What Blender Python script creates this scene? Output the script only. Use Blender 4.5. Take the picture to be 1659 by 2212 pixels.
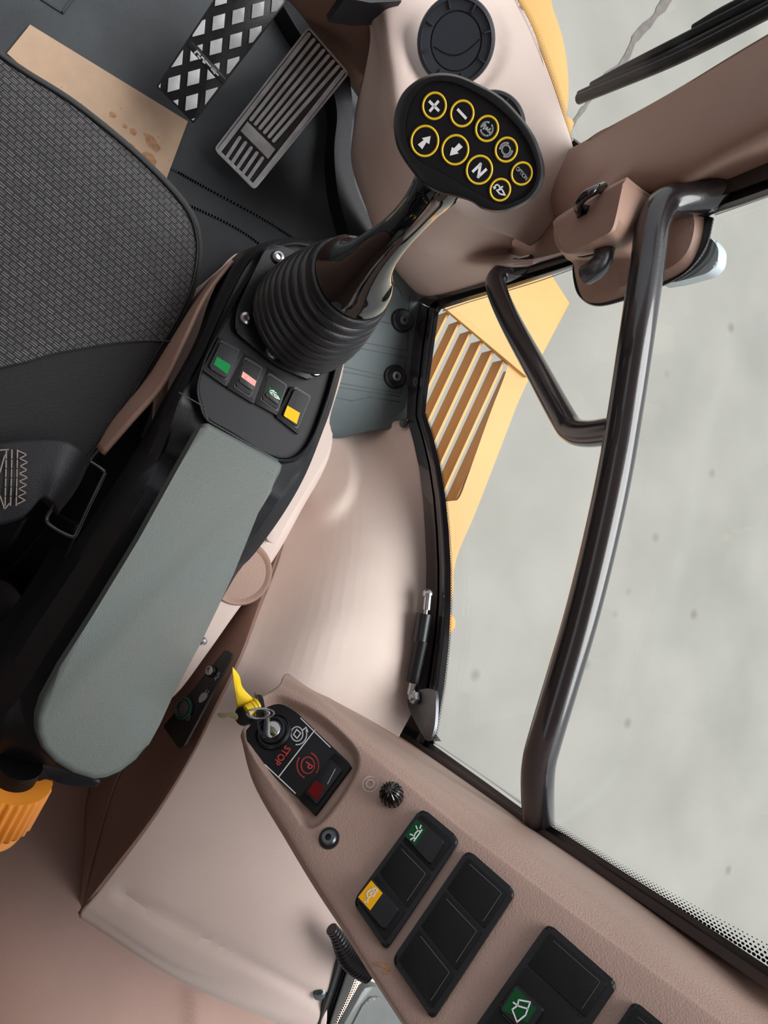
import bpy, bmesh, math, random
from mathutils import Vector, Matrix
random.seed(7)
sc = bpy.context.scene
for o in list(bpy.data.objects): bpy.data.objects.remove(o)
COL = sc.collection
# ------------------------------------------------------------ camera
F = 1533.0; CX = 829.5; CY = 1106.0
CAM = Vector((0, 0, 1.35))
dn = Vector(((40-CX)/F, (CY-1020)/F, -1)).normalized()
zc = -dn
xc = Vector((1, 0, 0)); xc = (xc - xc.dot(zc)*zc).normalized()
yc = zc.cross(xc)
ROT = Matrix((xc, yc, zc))            # camera -> world
cd = bpy.data.cameras.new('camera'); cam = bpy.data.objects.new('camera', cd); COL.objects.link(cam)
cd.sensor_fit = 'VERTICAL'; cd.sensor_height = 36.0; cd.lens = F/2212.0*36.0
cd.clip_start = 0.02; cd.clip_end = 200
cam.matrix_world = Matrix.Translation(CAM) @ ROT.to_4x4()
sc.camera = cam
# ------------------------------------------------------------ light and exposure
w = bpy.data.worlds.new('sky'); sc.world = w; w.use_nodes = True
wn = w.node_tree.nodes; wl = w.node_tree.links
bg = wn['Background']; bg.inputs['Strength'].default_value = 0.8
tc = wn.new('ShaderNodeTexCoord'); sx = wn.new('ShaderNodeSeparateXYZ'); cr = wn.new('ShaderNodeValToRGB')
wl.new(tc.outputs['Generated'], sx.inputs[0]); wl.new(sx.outputs['Z'], cr.inputs[0]); wl.new(cr.outputs[0], bg.inputs['Color'])
cr.color_ramp.elements[0].position = 0.0; cr.color_ramp.elements[0].color = (0.90, 0.93, 0.97, 1)
cr.color_ramp.elements[1].position = 0.7; cr.color_ramp.elements[1].color = (1.0, 1.02, 1.08, 1)
def sun(name, d, s, ang, col=(1, 1, 1)):
    l = bpy.data.lights.new(name, 'SUN'); l.energy = s; l.angle = math.radians(ang); l.color = col
    o = bpy.data.objects.new(name, l); COL.objects.link(o)
    o.rotation_euler = Vector(d).to_track_quat('-Z', 'Y').to_euler(); return o
sun('sun', (-0.62, 0.10, -1.0), 4.6, 50, (1, 0.985, 0.97))
sc.view_settings.view_transform = 'Standard'; sc.view_settings.look = 'None'
sc.view_settings.exposure = 0.0; sc.view_settings.gamma = 1.0; sc.view_settings.use_curve_mapping = False

# ------------------------------------------------------------ geometry helpers
def ray(px, py): return ROT @ Vector(((px-CX)/F, (CY-py)/F, -1.0))
def P(px, py, z):
    r = ray(px, py); return CAM + r*((z-CAM.z)/r.z)
class Plane:
    def __init__(s, p, n):
        s.p = p.copy(); s.n = n.normalized()
        if s.n.dot(CAM-p) < 0: s.n = -s.n
    def off(s, d): q = Plane(s.p, s.n); q.p = s.p + s.n*d; return q
    def hit(s, px, py):
        r = ray(px, py); return CAM + r*(s.n.dot(s.p-CAM)/s.n.dot(r))
def pl3(a, b, c):
    a, b, c = pt(a), pt(b), pt(c); return Plane(a, (b-a).cross(c-a))
def D(px, py, d): return CAM + ray(px, py)*d
def facing(px, py, z, tilt=0.0):
    p = P(px, py, z) if z < 5 else None
    n = (CAM-p).normalized()*(1-tilt) + Vector((0, 0, 1))*tilt
    return Plane(p, n)
_a = P(920, 640, .1); _b = P(930, 1600, .42)
W = Plane(_a, (_b-_a).cross(Vector((0, 0, 1))))
_c = P(1115, 0, .52); _d = P(1240, 332, .52)
FW = Plane(_c, (_d-_c).cross(Vector((0, 0, 1))))
K = Plane(D(640, 1640, .72), (D(900, 1950, .62)-D(640, 1640, .72)).cross(D(1500, 2150, .55)-D(640, 1640, .72)))
PL = {'w': W, 'k': K, 'f': FW}
def pt(p):
    if isinstance(p, Vector): return p
    if isinstance(p[2], str):
        if p[2] == 'd': return D(p[0], p[1], p[3])
        q = PL[p[2]]
        if len(p) > 3: q = q.off(p[3])
        return q.hit(p[0], p[1])
    return P(*p)
def hp(px, py, pl): return pl.hit(px, py) if isinstance(pl, Plane) else P(px, py, pl)
def aspl(pl): return pl if isinstance(pl, Plane) else Plane(Vector((0, 0, pl)), Vector((0, 0, 1)))
def cat(pts, n=6, closed=False):
    """Catmull-Rom through tuples/vectors"""
    m = len(pts); out = []
    V = [Vector(p) for p in pts]
    rng = m if closed else m-1
    for i in range(rng):
        p0 = V[(i-1) % m] if (closed or i > 0) else V[0]*2-V[1]
        p1 = V[i]; p2 = V[(i+1) % m]
        p3 = V[(i+2) % m] if (closed or i+2 < m) else V[-1]*2-V[-2]
        for k in range(n):
            t = k/n
            out.append(0.5*((2*p1)+(p2-p0)*t+(2*p0-5*p1+4*p2-p3)*t*t+(3*p1-p0-3*p2+p3)*t**3))
    if not closed: out.append(V[-1])
    return out
def c2(pts, n=6, closed=True): return [(v[0], v[1]) for v in cat(pts, n, closed)]
def depth(c): return -(ROT.transposed() @ (c-CAM)).z
def rnd(poly, r, n=5):
    out = []; m = len(poly)
    for i in range(m):
        a = Vector(poly[i-1][:2]); b = Vector(poly[i][:2]); c = Vector(poly[(i+1) % m][:2])
        la = (a-b).length; lc = (c-b).length; rr = min(r, la*.45, lc*.45)
        p = b+(a-b)/la*rr; q = b+(c-b)/lc*rr
        for k in range(n+1):
            t = k/n; v = p*(1-t)**2+b*2*t*(1-t)+q*t*t; out.append((v.x, v.y))
    return out
def resample(pts, n, closed=False):
    V = list(pts)+([pts[0]] if closed else [])
    L = [0]
    for i in range(1, len(V)): L.append(L[-1]+(V[i]-V[i-1]).length)
    T = L[-1]; out = []; j = 0
    cnt = n if closed else n-1
    for k in range(n):
        s = T*k/cnt
        while j < len(V)-2 and L[j+1] < s: j += 1
        d = L[j+1]-L[j]; t = (s-L[j])/d if d > 1e-12 else 0
        out.append(V[j].lerp(V[j+1], min(1, t)))
    return out
WP = {}
def link(name, me, mat, parent=None, smooth=True, angle=35):
    lo = Vector((min(v.co.x for v in me.vertices), min(v.co.y for v in me.vertices), min(v.co.z for v in me.vertices)))
    hi = Vector((max(v.co.x for v in me.vertices), max(v.co.y for v in me.vertices), max(v.co.z for v in me.vertices)))
    c = (lo+hi)/2; me.transform(Matrix.Translation(-c))
    o = bpy.data.objects.new(name, me); COL.objects.link(o)
    if mat: me.materials.append(mat)
    WP[o.name] = c
    if parent:
        o.parent = parent; o.location = c-WP[parent.name]
    else: o.location = c
    if smooth:
        me.shade_smooth(); me.set_sharp_from_angle(angle=math.radians(angle))
    return o
def thing(name, label, cat_, base, group=None):
    o = bpy.data.objects.new(name, None); COL.objects.link(o); o.empty_display_size = .03
    o.location = base; WP[o.name] = Vector(base); o['label'] = label; o['category'] = cat_
    if group: o['group'] = group
    return o
def tag(o, label, cat_, group=None):
    o['label'] = label; o['category'] = cat_
    if group: o['group'] = group
    return o
def struct(o): o['kind'] = 'structure'; return o
def fin(bm, name, mat, parent, smooth=True, angle=35):
    bmesh.ops.recalc_face_normals(bm, faces=bm.faces)
    me = bpy.data.meshes.new(name); bm.to_mesh(me); bm.free()
    return link(name, me, mat, parent, smooth, angle)
def prism(bm, top, n, t, bev=0, seg=2, grow=0):
    """top: world points; extruded by t against n, top edge bevelled"""
    c = sum(top, Vector())/len(top)
    vt = [bm.verts.new(p) for p in top]
    vb = [bm.verts.new(p-n*t+((p-c)*grow)) for p in top]
    f = bm.faces.new(vt); bm.faces.new(vb[::-1])
    m = len(top)
    for i in range(m): bm.faces.new((vt[i], vb[i], vb[(i+1) % m], vt[(i+1) % m]))
    if bev:
        bmesh.ops.bevel(bm, geom=list(f.edges), offset=bev, segments=seg, profile=.6, affect='EDGES', clamp_overlap=True)
def slab(name, pts, pl, t, mat, parent=None, bev=0, seg=2, grow=0, angle=35):
    pl = aspl(pl); bm = bmesh.new()
    prism(bm, [pl.hit(*p[:2]) for p in pts], pl.n, t, bev, seg, grow)
    return fin(bm, name, mat, parent, True, angle)
def slabs(name, polys, pl, t, mat, parent=None, bev=0):
    pl = aspl(pl); bm = bmesh.new()
    for pts in polys: prism(bm, [pl.hit(*p[:2]) for p in pts], pl.n, t, bev)
    return fin(bm, name, mat, parent)
def strokes(name, lines, wd, pl, mat, parent=None, t=.0004):
    pl = aspl(pl); bm = bmesh.new()
    for ln in lines:
        q = [pl.hit(*p[:2]) for p in ln]
        for i in range(len(q)-1):
            d = (q[i+1]-q[i])
            if d.length < 1e-7: continue
            d.normalize(); s = pl.n.cross(d)*wd/2; e = d*wd*.42
            prism(bm, [q[i]-e-s, q[i+1]+e-s, q[i+1]+e+s, q[i]-e+s], pl.n, t)
    return fin(bm, name, mat, parent, False)
def arc(cx, cy, rx, ry, a0, a1, n=14, rot=0):
    out = []
    for i in range(n+1):
        a = math.radians(a0+(a1-a0)*i/n); x = rx*math.cos(a); y = ry*math.sin(a)
        r = math.radians(rot); out.append((cx+x*math.cos(r)-y*math.sin(r), cy+x*math.sin(r)+y*math.cos(r)))
    return out
def basis(n):
    n = n.normalized(); u = n.cross(Vector((0, 1, 0)));
    if u.length < .1: u = n.cross(Vector((1, 0, 0)))
    u.normalize(); return u, n.cross(u)
def lathe(name, c, n, prof, mat, parent=None, seg=40, rib=0, ribd=0, angle=35, cap=True):
    n = n.normalized(); u, v = basis(n); bm = bmesh.new(); rings = []
    for k, (r, h) in enumerate(prof):
        rg = []
        for i in range(seg):
            a = 2*math.pi*i/seg; rr = max(r, 1e-5)
            if rib and r > 0: rr *= 1+ribd*(0.5+0.5*math.cos(a*rib))*(1 if 0 < k < len(prof)-1 else .0)
            rg.append(bm.verts.new(c+n*h+(u*math.cos(a)+v*math.sin(a))*rr))
        rings.append(rg)
    for a, b in zip(rings, rings[1:]):
        for i in range(seg): bm.faces.new((a[i], a[(i+1) % seg], b[(i+1) % seg], b[i]))
    if cap: bm.faces.new(rings[0][::-1]); bm.faces.new(rings[-1])
    return fin(bm, name, mat, parent, True, angle)
def sweep(name, pts, rad, mat, parent=None, seg=16, closed=False, angle=50):
    V = pts; m = len(V); bm = bmesh.new()
    rad = rad if isinstance(rad, (list, tuple)) else [rad]*m
    tg = []
    for i in range(m):
        a = V[(i-1) % m] if (closed or i > 0) else V[i]; b = V[(i+1) % m] if (closed or i < m-1) else V[i]
        tg.append((b-a).normalized())
    u, _ = basis(tg[0]); rings = []
    for i in range(m):
        u = (u-u.dot(tg[i])*tg[i]).normalized(); v = tg[i].cross(u)
        rings.append([bm.verts.new(V[i]+(u*math.cos(2*math.pi*k/seg)+v*math.sin(2*math.pi*k/seg))*rad[i]) for k in range(seg)])
    pr = list(zip(rings, rings[1:]))
    for a, b in pr:
        for k in range(seg): bm.faces.new((a[k], a[(k+1) % seg], b[(k+1) % seg], b[k]))
    if closed:
        a, b = rings[-1], rings[0]
        best = min(range(seg), key=lambda s: (a[0].co-b[s].co).length)
        for k in range(seg): bm.faces.new((a[k], a[(k+1) % seg], b[(k+1+best) % seg], b[(k+best) % seg]))
    else:
        bm.faces.new(rings[0][::-1]); bm.faces.new(rings[-1])
    return fin(bm, name, mat, parent, True, angle)
def tube(name, pts, r, mat, parent=None, n=6, seg=16, closed=False):
    V = cat([pt(p) for p in pts], n, closed)
    if isinstance(r, (list, tuple)):
        R = []
        for i in range(len(V)):
            t = i/(len(V)-1)*(len(r)-1); k = min(int(t), len(r)-2); R.append(r[k]+(r[k+1]-r[k])*(t-k))
        r = R
    return sweep(name, V, r, mat, parent, seg, closed)
def loft(name, curves, mat, parent=None, nu=40, nv=8, thick=.004, bump=None, su=True, sv=True, angle=40, uv=False, keep=False):
    """surface through curves; every curve a list of point specs"""
    cs = []
    for c in curves:
        q = [pt(p) for p in c]; q = cat(q, 8) if su else q
        cs.append(resample(q, nu) if not keep else q)
    nu = len(cs[0]); cols = []
    for i in range(nu):
        line = [c[i] for c in cs]
        cols.append(cat(line, nv) if sv else (sum([[line[j].lerp(line[j+1], k/nv) for k in range(nv)] for j in range(len(line)-1)], [])+[line[-1]]))
    bm = bmesh.new(); G = []
    if bump:
        for col in cols:
            for k, p in enumerate(col):
                q = ROT.transposed() @ (p-CAM); px = CX+F*q.x/-q.z; py = CY-F*q.y/-q.z
                b = bump(px, py)
                if b: col[k] = p+b
    for col in cols: G.append([bm.verts.new(p) for p in col])
    uvl = bm.loops.layers.uv.new('UVMap') if uv else None
    for i in range(nu-1):
        for j in range(len(G[0])-1):
            f = bm.faces.new((G[i][j], G[i+1][j], G[i+1][j+1], G[i][j+1]))
            if uv:
                for lp, (a, b) in zip(f.loops, ((i, j), (i+1, j), (i+1, j+1), (i, j+1))): lp[uvl].uv = (a/(nu-1), b/(len(G[0])-1))
    bmesh.ops.recalc_face_normals(bm, faces=bm.faces)
    bm.faces.ensure_lookup_table()
    s = sum((1 if f.normal.dot(CAM-f.calc_center_median()) > 0 else -1) for f in bm.faces)
    if s < 0: bmesh.ops.reverse_faces(bm, faces=bm.faces)
    me = bpy.data.meshes.new(name); bm.to_mesh(me); bm.free()
    o = link(name, me, mat, parent, True, angle)
    if thick:
        md = o.modifiers.new('thickness', 'SOLIDIFY'); md.thickness = thick; md.offset = -1
    return o
def rings(name, rgs, mat, parent=None, n=96, angle=35, cap=True, nv=1, smooth=True):
    """closed rings of point specs"""
    bm = bmesh.new(); RR = []
    for r in rgs:
        q = [pt(p) for p in r]; q = cat(q, 6, True) if smooth else q
        RR.append(resample(q, n, True) if n else q)
    R2 = [[bm.verts.new(p) for p in r] for r in RR]
    m = len(R2[0])
    for a, b in zip(R2, R2[1:]):
        for i in range(m): bm.faces.new((a[i], a[(i+1) % m], b[(i+1) % m], b[i]))
    if cap:
        f1 = bm.faces.new(R2[-1]); f0 = bm.faces.new(R2[0][::-1])
        bmesh.ops.triangulate(bm, faces=[f1, f0])
    return fin(bm, name, mat, parent, True, angle)
def text(name, s, px, py, dx, dy, hpx, pl, mat, parent=None, sx=1.0, bold=0):
    pl = aspl(pl); c = pl.hit(px, py); L = math.hypot(dx, dy)
    q = pl.hit(px+dx/L*10, py+dy/L*10)-c
    u = (q-q.dot(pl.n)*pl.n).normalized(); v = pl.n.cross(u)
    up = (pl.hit(px+dy/L*hpx, py-dx/L*hpx)-c); h = up.length
    cu = bpy.data.curves.new(name, 'FONT'); cu.body = s; cu.size = h/0.72; cu.align_x = 'CENTER'; cu.align_y = 'CENTER'
    cu.extrude = .0002; cu.offset = bold
    to = bpy.data.objects.new('tmp', cu); COL.objects.link(to)
    dg = bpy.context.evaluated_depsgraph_get(); me = bpy.data.meshes.new_from_object(to.evaluated_get(dg))
    bpy.data.objects.remove(to)
    M = Matrix((u*sx, v, pl.n)).transposed().to_4x4(); M.translation = c+pl.n*.0003
    me.transform(M); me.name = name; me.materials.clear()
    return link(name, me, mat, parent, False)
def clip(poly, region):
    """Sutherland-Hodgman against a convex region"""
    def area(p): return sum(p[i][0]*p[(i+1) % len(p)][1]-p[(i+1) % len(p)][0]*p[i][1] for i in range(len(p)))
    if area(region) < 0: region = region[::-1]
    out = poly
    for i in range(len(region)):
        a = region[i]; b = region[(i+1) % len(region)]; ins = lambda p: (b[0]-a[0])*(p[1]-a[1])-(b[1]-a[1])*(p[0]-a[0]) >= 0
        inp = out; out = []
        for j in range(len(inp)):
            p = inp[j]; q = inp[(j+1) % len(inp)]
            if ins(p) != ins(q):
                d1 = (b[0]-a[0])*(p[1]-a[1])-(b[1]-a[1])*(p[0]-a[0]); d2 = (b[0]-a[0])*(q[1]-a[1])-(b[1]-a[1])*(q[0]-a[0])
                t = d1/(d1-d2); x = (p[0]+(q[0]-p[0])*t, p[1]+(q[1]-p[1])*t)
                if ins(p): out += [p, x]
                else: out += [x]
            elif ins(p): out.append(p)
        if not out: return []
    return out
def sdist(px, py, poly):
    """signed pixel distance, negative inside"""
    d = 1e9; ins = False; m = len(poly)
    for i in range(m):
        ax, ay = poly[i]; bx, by = poly[(i+1) % m]
        vx, vy = bx-ax, by-ay; t = max(0, min(1, ((px-ax)*vx+(py-ay)*vy)/(vx*vx+vy*vy+1e-9)))
        d = min(d, math.hypot(px-ax-vx*t, py-ay-vy*t))
        if (ay > py) != (by > py) and px < (bx-ax)*(py-ay)/(by-ay)+ax: ins = not ins
    return -d if ins else d
def sst(a, b, x): t = max(0, min(1, (x-a)/(b-a))); return t*t*(3-2*t)
def lerp2(a, b, t): return (a[0]+(b[0]-a[0])*t, a[1]+(b[1]-a[1])*t)

# ------------------------------------------------------------ materials
def srgb(c): return tuple(((v/255)/12.92 if v <= 10 else (((v/255)+.055)/1.055)**2.4) for v in c)+(1,)
def mat(name, col, rough=.5, metal=0, bump=0, bscale=400, spec=.5, var=0, vscale=8, coat=0, col2=None, detail=3):
    m = bpy.data.materials.new(name); m.use_nodes = True; N = m.node_tree.nodes; L = m.node_tree.links; b = N['Principled BSDF']
    b.inputs['Roughness'].default_value = rough; b.inputs['Metallic'].default_value = metal
    b.inputs['Specular IOR Level'].default_value = spec; b.inputs['Coat Weight'].default_value = coat
    b.inputs['Coat Roughness'].default_value = .08
    t = N.new('ShaderNodeTexCoord')
    c = srgb(col) if max(col) > 1.01 else tuple(col)+(1,)
    n = N.new('ShaderNodeTexNoise'); n.inputs['Scale'].default_value = vscale; n.inputs['Detail'].default_value = 6
    L.new(t.outputs['Object'], n.inputs['Vector'])
    mx = N.new('ShaderNodeMix'); mx.data_type = 'RGBA'
    r = N.new('ShaderNodeMapRange'); r.inputs['From Min'].default_value = .35; r.inputs['From Max'].default_value = .7
    L.new(n.outputs['Fac'], r.inputs['Value']); L.new(r.outputs[0], mx.inputs['Factor'])
    mx.inputs['A'].default_value = c
    k = 1-var; mx.inputs['B'].default_value = srgb(col2) if col2 else (c[0]*k, c[1]*k, c[2]*k, 1)
    L.new(mx.outputs['Result'], b.inputs['Base Color'])
    if bump:
        n2 = N.new('ShaderNodeTexNoise'); n2.inputs['Scale'].default_value = bscale; n2.inputs['Detail'].default_value = detail
        L.new(t.outputs['Object'], n2.inputs['Vector'])
        bp = N.new('ShaderNodeBump'); bp.inputs['Strength'].default_value = bump; bp.inputs['Distance'].default_value = .001
        L.new(n2.outputs['Fac'], bp.inputs['Height']); L.new(bp.outputs[0], b.inputs['Normal'])
    return m
M = {}
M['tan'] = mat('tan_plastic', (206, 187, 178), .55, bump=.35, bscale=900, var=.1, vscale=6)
M['tan_shaded'] = mat('shaded_tan_plastic', (136, 106, 94), .55, bump=.4, bscale=600, var=.12, vscale=7)  # darker copy of the tan plastic; shade put into its colour
M['vent'] = mat('vent_plastic', (38, 42, 50), .45, bump=.15, bscale=900)
M['console'] = mat('console_tan_shaded', (172, 145, 133), .5, bump=.6, bscale=650, var=.12, vscale=9)  # tan plastic toned down, the shade of the face put into its colour
M['tan2'] = mat('brown_plastic', (158, 127, 112), .5, bump=.5, bscale=700, var=.1, vscale=9)
M['black'] = mat('black_plastic', (17, 19, 24), .4, spec=.35, bump=.25, bscale=900, var=.3, vscale=30)
M['blackd'] = mat('dark_plastic', (9, 10, 12), .5, spec=.25, bump=.2, bscale=600)
M['panel'] = mat('charcoal_panel', (19, 22, 28), .45, spec=.25, bump=.15, bscale=1200, var=.4, vscale=14)
M['gloss'] = mat('glossy_black', (8, 8, 10), .06, coat=1)
M['rubber'] = mat('rubber', (27, 29, 33), .3, bump=.15, bscale=500, var=.3, vscale=40)
M['head'] = mat('satin_black', (14, 17, 21), .32, spec=.45, bump=.1, bscale=900)
M['keyface'] = mat('keypad_membrane', (10, 11, 16), .42, spec=.3, bump=.1, bscale=1500)
M['pad'] = mat('armrest_vinyl', (88, 98, 95), .42, bump=.5, bscale=1300, var=.16, vscale=9, col2=(93, 96, 91))
M['mat'] = mat('floor_mat_rubber', (44, 48, 52), .55, bump=.35, bscale=180, var=.35, vscale=7, col2=(66, 72, 75))
M['mat2'] = mat('grey_mat_rubber', (84, 95, 98), .5, bump=.25, bscale=300, var=.15, vscale=10)
M['steel'] = mat('steel', (190, 192, 195), .25, metal=1, var=.2, vscale=60)
M['alu'] = mat('worn_aluminium', (214, 217, 219), .4, metal=.15, bump=.15, bscale=300, var=.35, vscale=30)
M['alud'] = mat('pedal_groove', (62, 62, 63), .5, metal=.4, bump=.2, bscale=300, var=.4, vscale=40)
M['frame'] = mat('frame_paint', (36, 32, 35), .26, bump=.12, bscale=400, var=.2, vscale=20, coat=.8)
M['seal'] = mat('rubber_seal', (9, 10, 13), .4, spec=.4, bump=.2, bscale=200)
M['yellow'] = mat('yellow_paint', (212, 162, 92), .5, var=.12, vscale=3, bump=.1, bscale=60)
M['yellowd'] = mat('dirty_yellow_paint', (176, 124, 48), .6, var=.4, vscale=12)
M['card'] = mat('cardboard', (194, 166, 140), .85, bump=.2, bscale=500, var=.08, vscale=40)
M['stain'] = mat('oil_stain', (186, 142, 104), .7, var=.4, vscale=120)
M['stitch'] = mat('grey_thread', (140, 128, 122), .8)
M['web'] = mat('webbing', (24, 25, 31), .6, bump=.5, bscale=500)
M['ring'] = mat('yellow_print', (226, 190, 36), .4)
M['white'] = mat('white_print', (225, 226, 228), .5)
M['grey'] = mat('grey_print', (160, 164, 168), .5)
M['red'] = mat('red_print', (196, 62, 58), .5)
M['redd'] = mat('dark_red_lens', (100, 8, 14), .6, spec=.15)
M['green'] = mat('green_lens', (8, 120, 58), .6, spec=.15, var=.1, vscale=60)
M['greend'] = mat('dark_green_lens', (12, 74, 40), .6, spec=.15)
M['pink'] = mat('pink_lens', (232, 160, 150), .6, spec=.15)
M['pinkl'] = mat('pale_pink_print', (244, 190, 180), .4)
M['orange'] = mat('amber_lens', (246, 178, 20), .6, spec=.15)
M['knob'] = mat('orange_plastic', (240, 150, 50), .42, bump=.1, bscale=300, var=.12, vscale=30)
M['tag'] = mat('yellow_plastic', (228, 196, 30), .4, var=.1, vscale=50)
M['brass'] = mat('key_metal', (120, 116, 84), .4, metal=.6, var=.3, vscale=80)
M['zinc'] = mat('dull_steel', (104, 106, 112), .35, metal=.8, var=.3, vscale=30)
M['pale'] = mat('pale_blue_paint', (205, 218, 224), .5)
M['bolt'] = mat('dark_steel', (90, 95, 98), .3, metal=.8)
M['greenring'] = mat('green_ring', (22, 84, 70), .4)
M['cloudy'] = mat('smoked_lens', (96, 98, 96), .25, var=.2, vscale=20)
M['palepink'] = mat('pale_paint', (238, 214, 200), .6)
def fabric(name, a, b, sc_, rot, wide=.9, bumpd=.002):
    m = bpy.data.materials.new(name); m.use_nodes = True; N = m.node_tree.nodes; L = m.node_tree.links; p = N['Principled BSDF']
    p.inputs['Roughness'].default_value = .75; p.inputs['Sheen Weight'].default_value = .15
    t = N.new('ShaderNodeTexCoord'); mp = N.new('ShaderNodeMapping'); mp.inputs['Rotation'].default_value = (0, 0, math.radians(rot))
    L.new(t.outputs['Object'], mp.inputs['Vector'])
    br = N.new('ShaderNodeTexBrick'); br.inputs['Scale'].default_value = sc_; br.inputs['Color1'].default_value = (1, 1, 1, 1); br.inputs['Color2'].default_value = (.6, .6, .6, 1)
    br.inputs['Mortar'].default_value = (0, 0, 0, 1); br.inputs['Mortar Size'].default_value = .11; br.inputs['Mortar Smooth'].default_value = 1
    br.inputs['Brick Width'].default_value = wide; br.inputs['Row Height'].default_value = .55
    L.new(mp.outputs[0], br.inputs['Vector'])
    wv = N.new('ShaderNodeTexWave'); wv.bands_direction = 'Y'; wv.inputs['Scale'].default_value = sc_*1.5; wv.inputs['Distortion'].default_value = .6
    L.new(mp.outputs[0], wv.inputs['Vector'])
    mu = N.new('ShaderNodeMath'); mu.operation = 'MULTIPLY'; L.new(br.outputs['Color'], mu.inputs[0]); L.new(wv.outputs['Fac'], mu.inputs[1])
    mx = N.new('ShaderNodeMix'); mx.data_type = 'RGBA'; mx.inputs['A'].default_value = srgb(a); mx.inputs['B'].default_value = srgb(b)
    L.new(mu.outputs[0], mx.inputs['Factor']); L.new(mx.outputs['Result'], p.inputs['Base Color'])
    bp = N.new('ShaderNodeBump'); bp.inputs['Strength'].default_value = .8; bp.inputs['Distance'].default_value = bumpd
    L.new(mu.outputs[0], bp.inputs['Height']); L.new(bp.outputs[0], p.inputs['Normal'])
    return m
M['weave'] = fabric('woven_seat_fabric', (13, 13, 15), (122, 120, 122), 82, 38, .75)
M['twill'] = fabric('twill_fabric', (10, 10, 12), (42, 41, 42), 330, -12, .9, .0006)
def glassmat(name, col=(.97, .985, .98)):
    m = bpy.data.materials.new(name); m.use_nodes = True; N = m.node_tree.nodes; L = m.node_tree.links
    for n in list(N): N.remove(n)
    o = N.new('ShaderNodeOutputMaterial'); mx = N.new('ShaderNodeMixShader'); t = N.new('ShaderNodeBsdfTransparent'); g = N.new('ShaderNodeBsdfGlossy')
    t.inputs['Color'].default_value = col+(1,); g.inputs['Roughness'].default_value = .02
    mx.inputs[0].default_value = .035
    L.new(t.outputs[0], mx.inputs[1]); L.new(g.outputs[0], mx.inputs[2]); L.new(mx.outputs[0], o.inputs['Surface']); return m
M['glass'] = glassmat('window_glass')
def dots(name, nu, nv, col, grad=True, inv=False):
    """printed dot band: dots shrink towards v = 1"""
    m = bpy.data.materials.new(name); m.use_nodes = True; N = m.node_tree.nodes; L = m.node_tree.links
    for n in list(N): N.remove(n)
    out = N.new('ShaderNodeOutputMaterial'); mx = N.new('ShaderNodeMixShader'); t = N.new('ShaderNodeBsdfTransparent'); g = N.new('ShaderNodeBsdfDiffuse')
    g.inputs['Color'].default_value = srgb(col)
    uv = N.new('ShaderNodeUVMap'); uv.uv_map = 'UVMap'; sp = N.new('ShaderNodeSeparateXYZ'); L.new(uv.outputs[0], sp.inputs[0])
    def mth(op, a, b=None):
        n = N.new('ShaderNodeMath'); n.operation = op
        for i, q in enumerate((a, b)):
            if q is None: continue
            if isinstance(q, (int, float)): n.inputs[i].default_value = q
            else: L.new(q, n.inputs[i])
        return n.outputs[0]
    vv = mth('MULTIPLY', sp.outputs['Y'], nv); row = mth('FLOOR', vv); fv = mth('SUBTRACT', mth('SUBTRACT', vv, row), .5)
    uu = mth('ADD', mth('MULTIPLY', sp.outputs['X'], nu), mth('MULTIPLY', row, .5)); fu = mth('SUBTRACT', mth('FRACT', uu), .5)
    d = mth('SQRT', mth('ADD', mth('MULTIPLY', fu, fu), mth('MULTIPLY', fv, fv)))
    r = mth('SUBTRACT', .46, mth('MULTIPLY', sp.outputs['Y'], .33 if grad else 0))
    f = mth('LESS_THAN', d, r)
    if inv: f = mth('SUBTRACT', 1, f)
    L.new(f, mx.inputs[0]); L.new(t.outputs[0], mx.inputs[1]); L.new(g.outputs[0], mx.inputs[2]); L.new(mx.outputs[0], out.inputs['Surface']); return m
def concrete():
    m = mat('concrete', (168, 165, 160), .9, bump=.2, bscale=30)
    N = m.node_tree.nodes; L = m.node_tree.links; b = N['Principled BSDF']; t = N['Texture Coordinate']
    n1 = N.new('ShaderNodeTexNoise'); n1.inputs['Scale'].default_value = 1.6; n1.inputs['Detail'].default_value = 7; L.new(t.outputs['Object'], n1.inputs['Vector'])
    r1 = N.new('ShaderNodeValToRGB'); L.new(n1.outputs['Fac'], r1.inputs[0])
    r1.color_ramp.elements[0].position = .3; r1.color_ramp.elements[0].color = (*GC[0], 1)
    r1.color_ramp.elements[1].position = .7; r1.color_ramp.elements[1].color = (*GC[1], 1)
    n2 = N.new('ShaderNodeTexVoronoi'); n2.inputs['Scale'].default_value = 2.6; L.new(t.outputs['Object'], n2.inputs['Vector'])
    r2 = N.new('ShaderNodeMapRange'); r2.inputs['From Min'].default_value = .03; r2.inputs['From Max'].default_value = .10; r2.inputs['To Min'].default_value = .72; L.new(n2.outputs['Distance'], r2.inputs['Value'])
    mx = N.new('ShaderNodeMix'); mx.data_type = 'RGBA'; mx.blend_type = 'MULTIPLY'; mx.inputs['Factor'].default_value = 1
    L.new(r1.outputs[0], mx.inputs['A']); L.new(r2.outputs[0], mx.inputs['B']); L.new(mx.outputs['Result'], b.inputs['Base Color'])
    return m
GC = ((.262, .256, .232), (.33, .32, .292))
M['ground'] = concrete()
M['crack'] = mat('crack', (118, 112, 108), .95, bump=.3, bscale=80, var=.3, vscale=30)

# ============================================================ SETTING
def box(name, a, b, m, parent=None):
    bm = bmesh.new(); bmesh.ops.create_cube(bm, size=1)
    a = Vector(a); b = Vector(b)
    for v in bm.verts: v.co = Vector(((a[i]+b[i])/2+(b[i]-a[i])*v.co[i] for i in range(3)))
    return fin(bm, name, m, parent, False)
GZ = -1.45
struct(box('ground', (-14, -14, GZ-.1), (16, 16, GZ), M['ground']))
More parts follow.
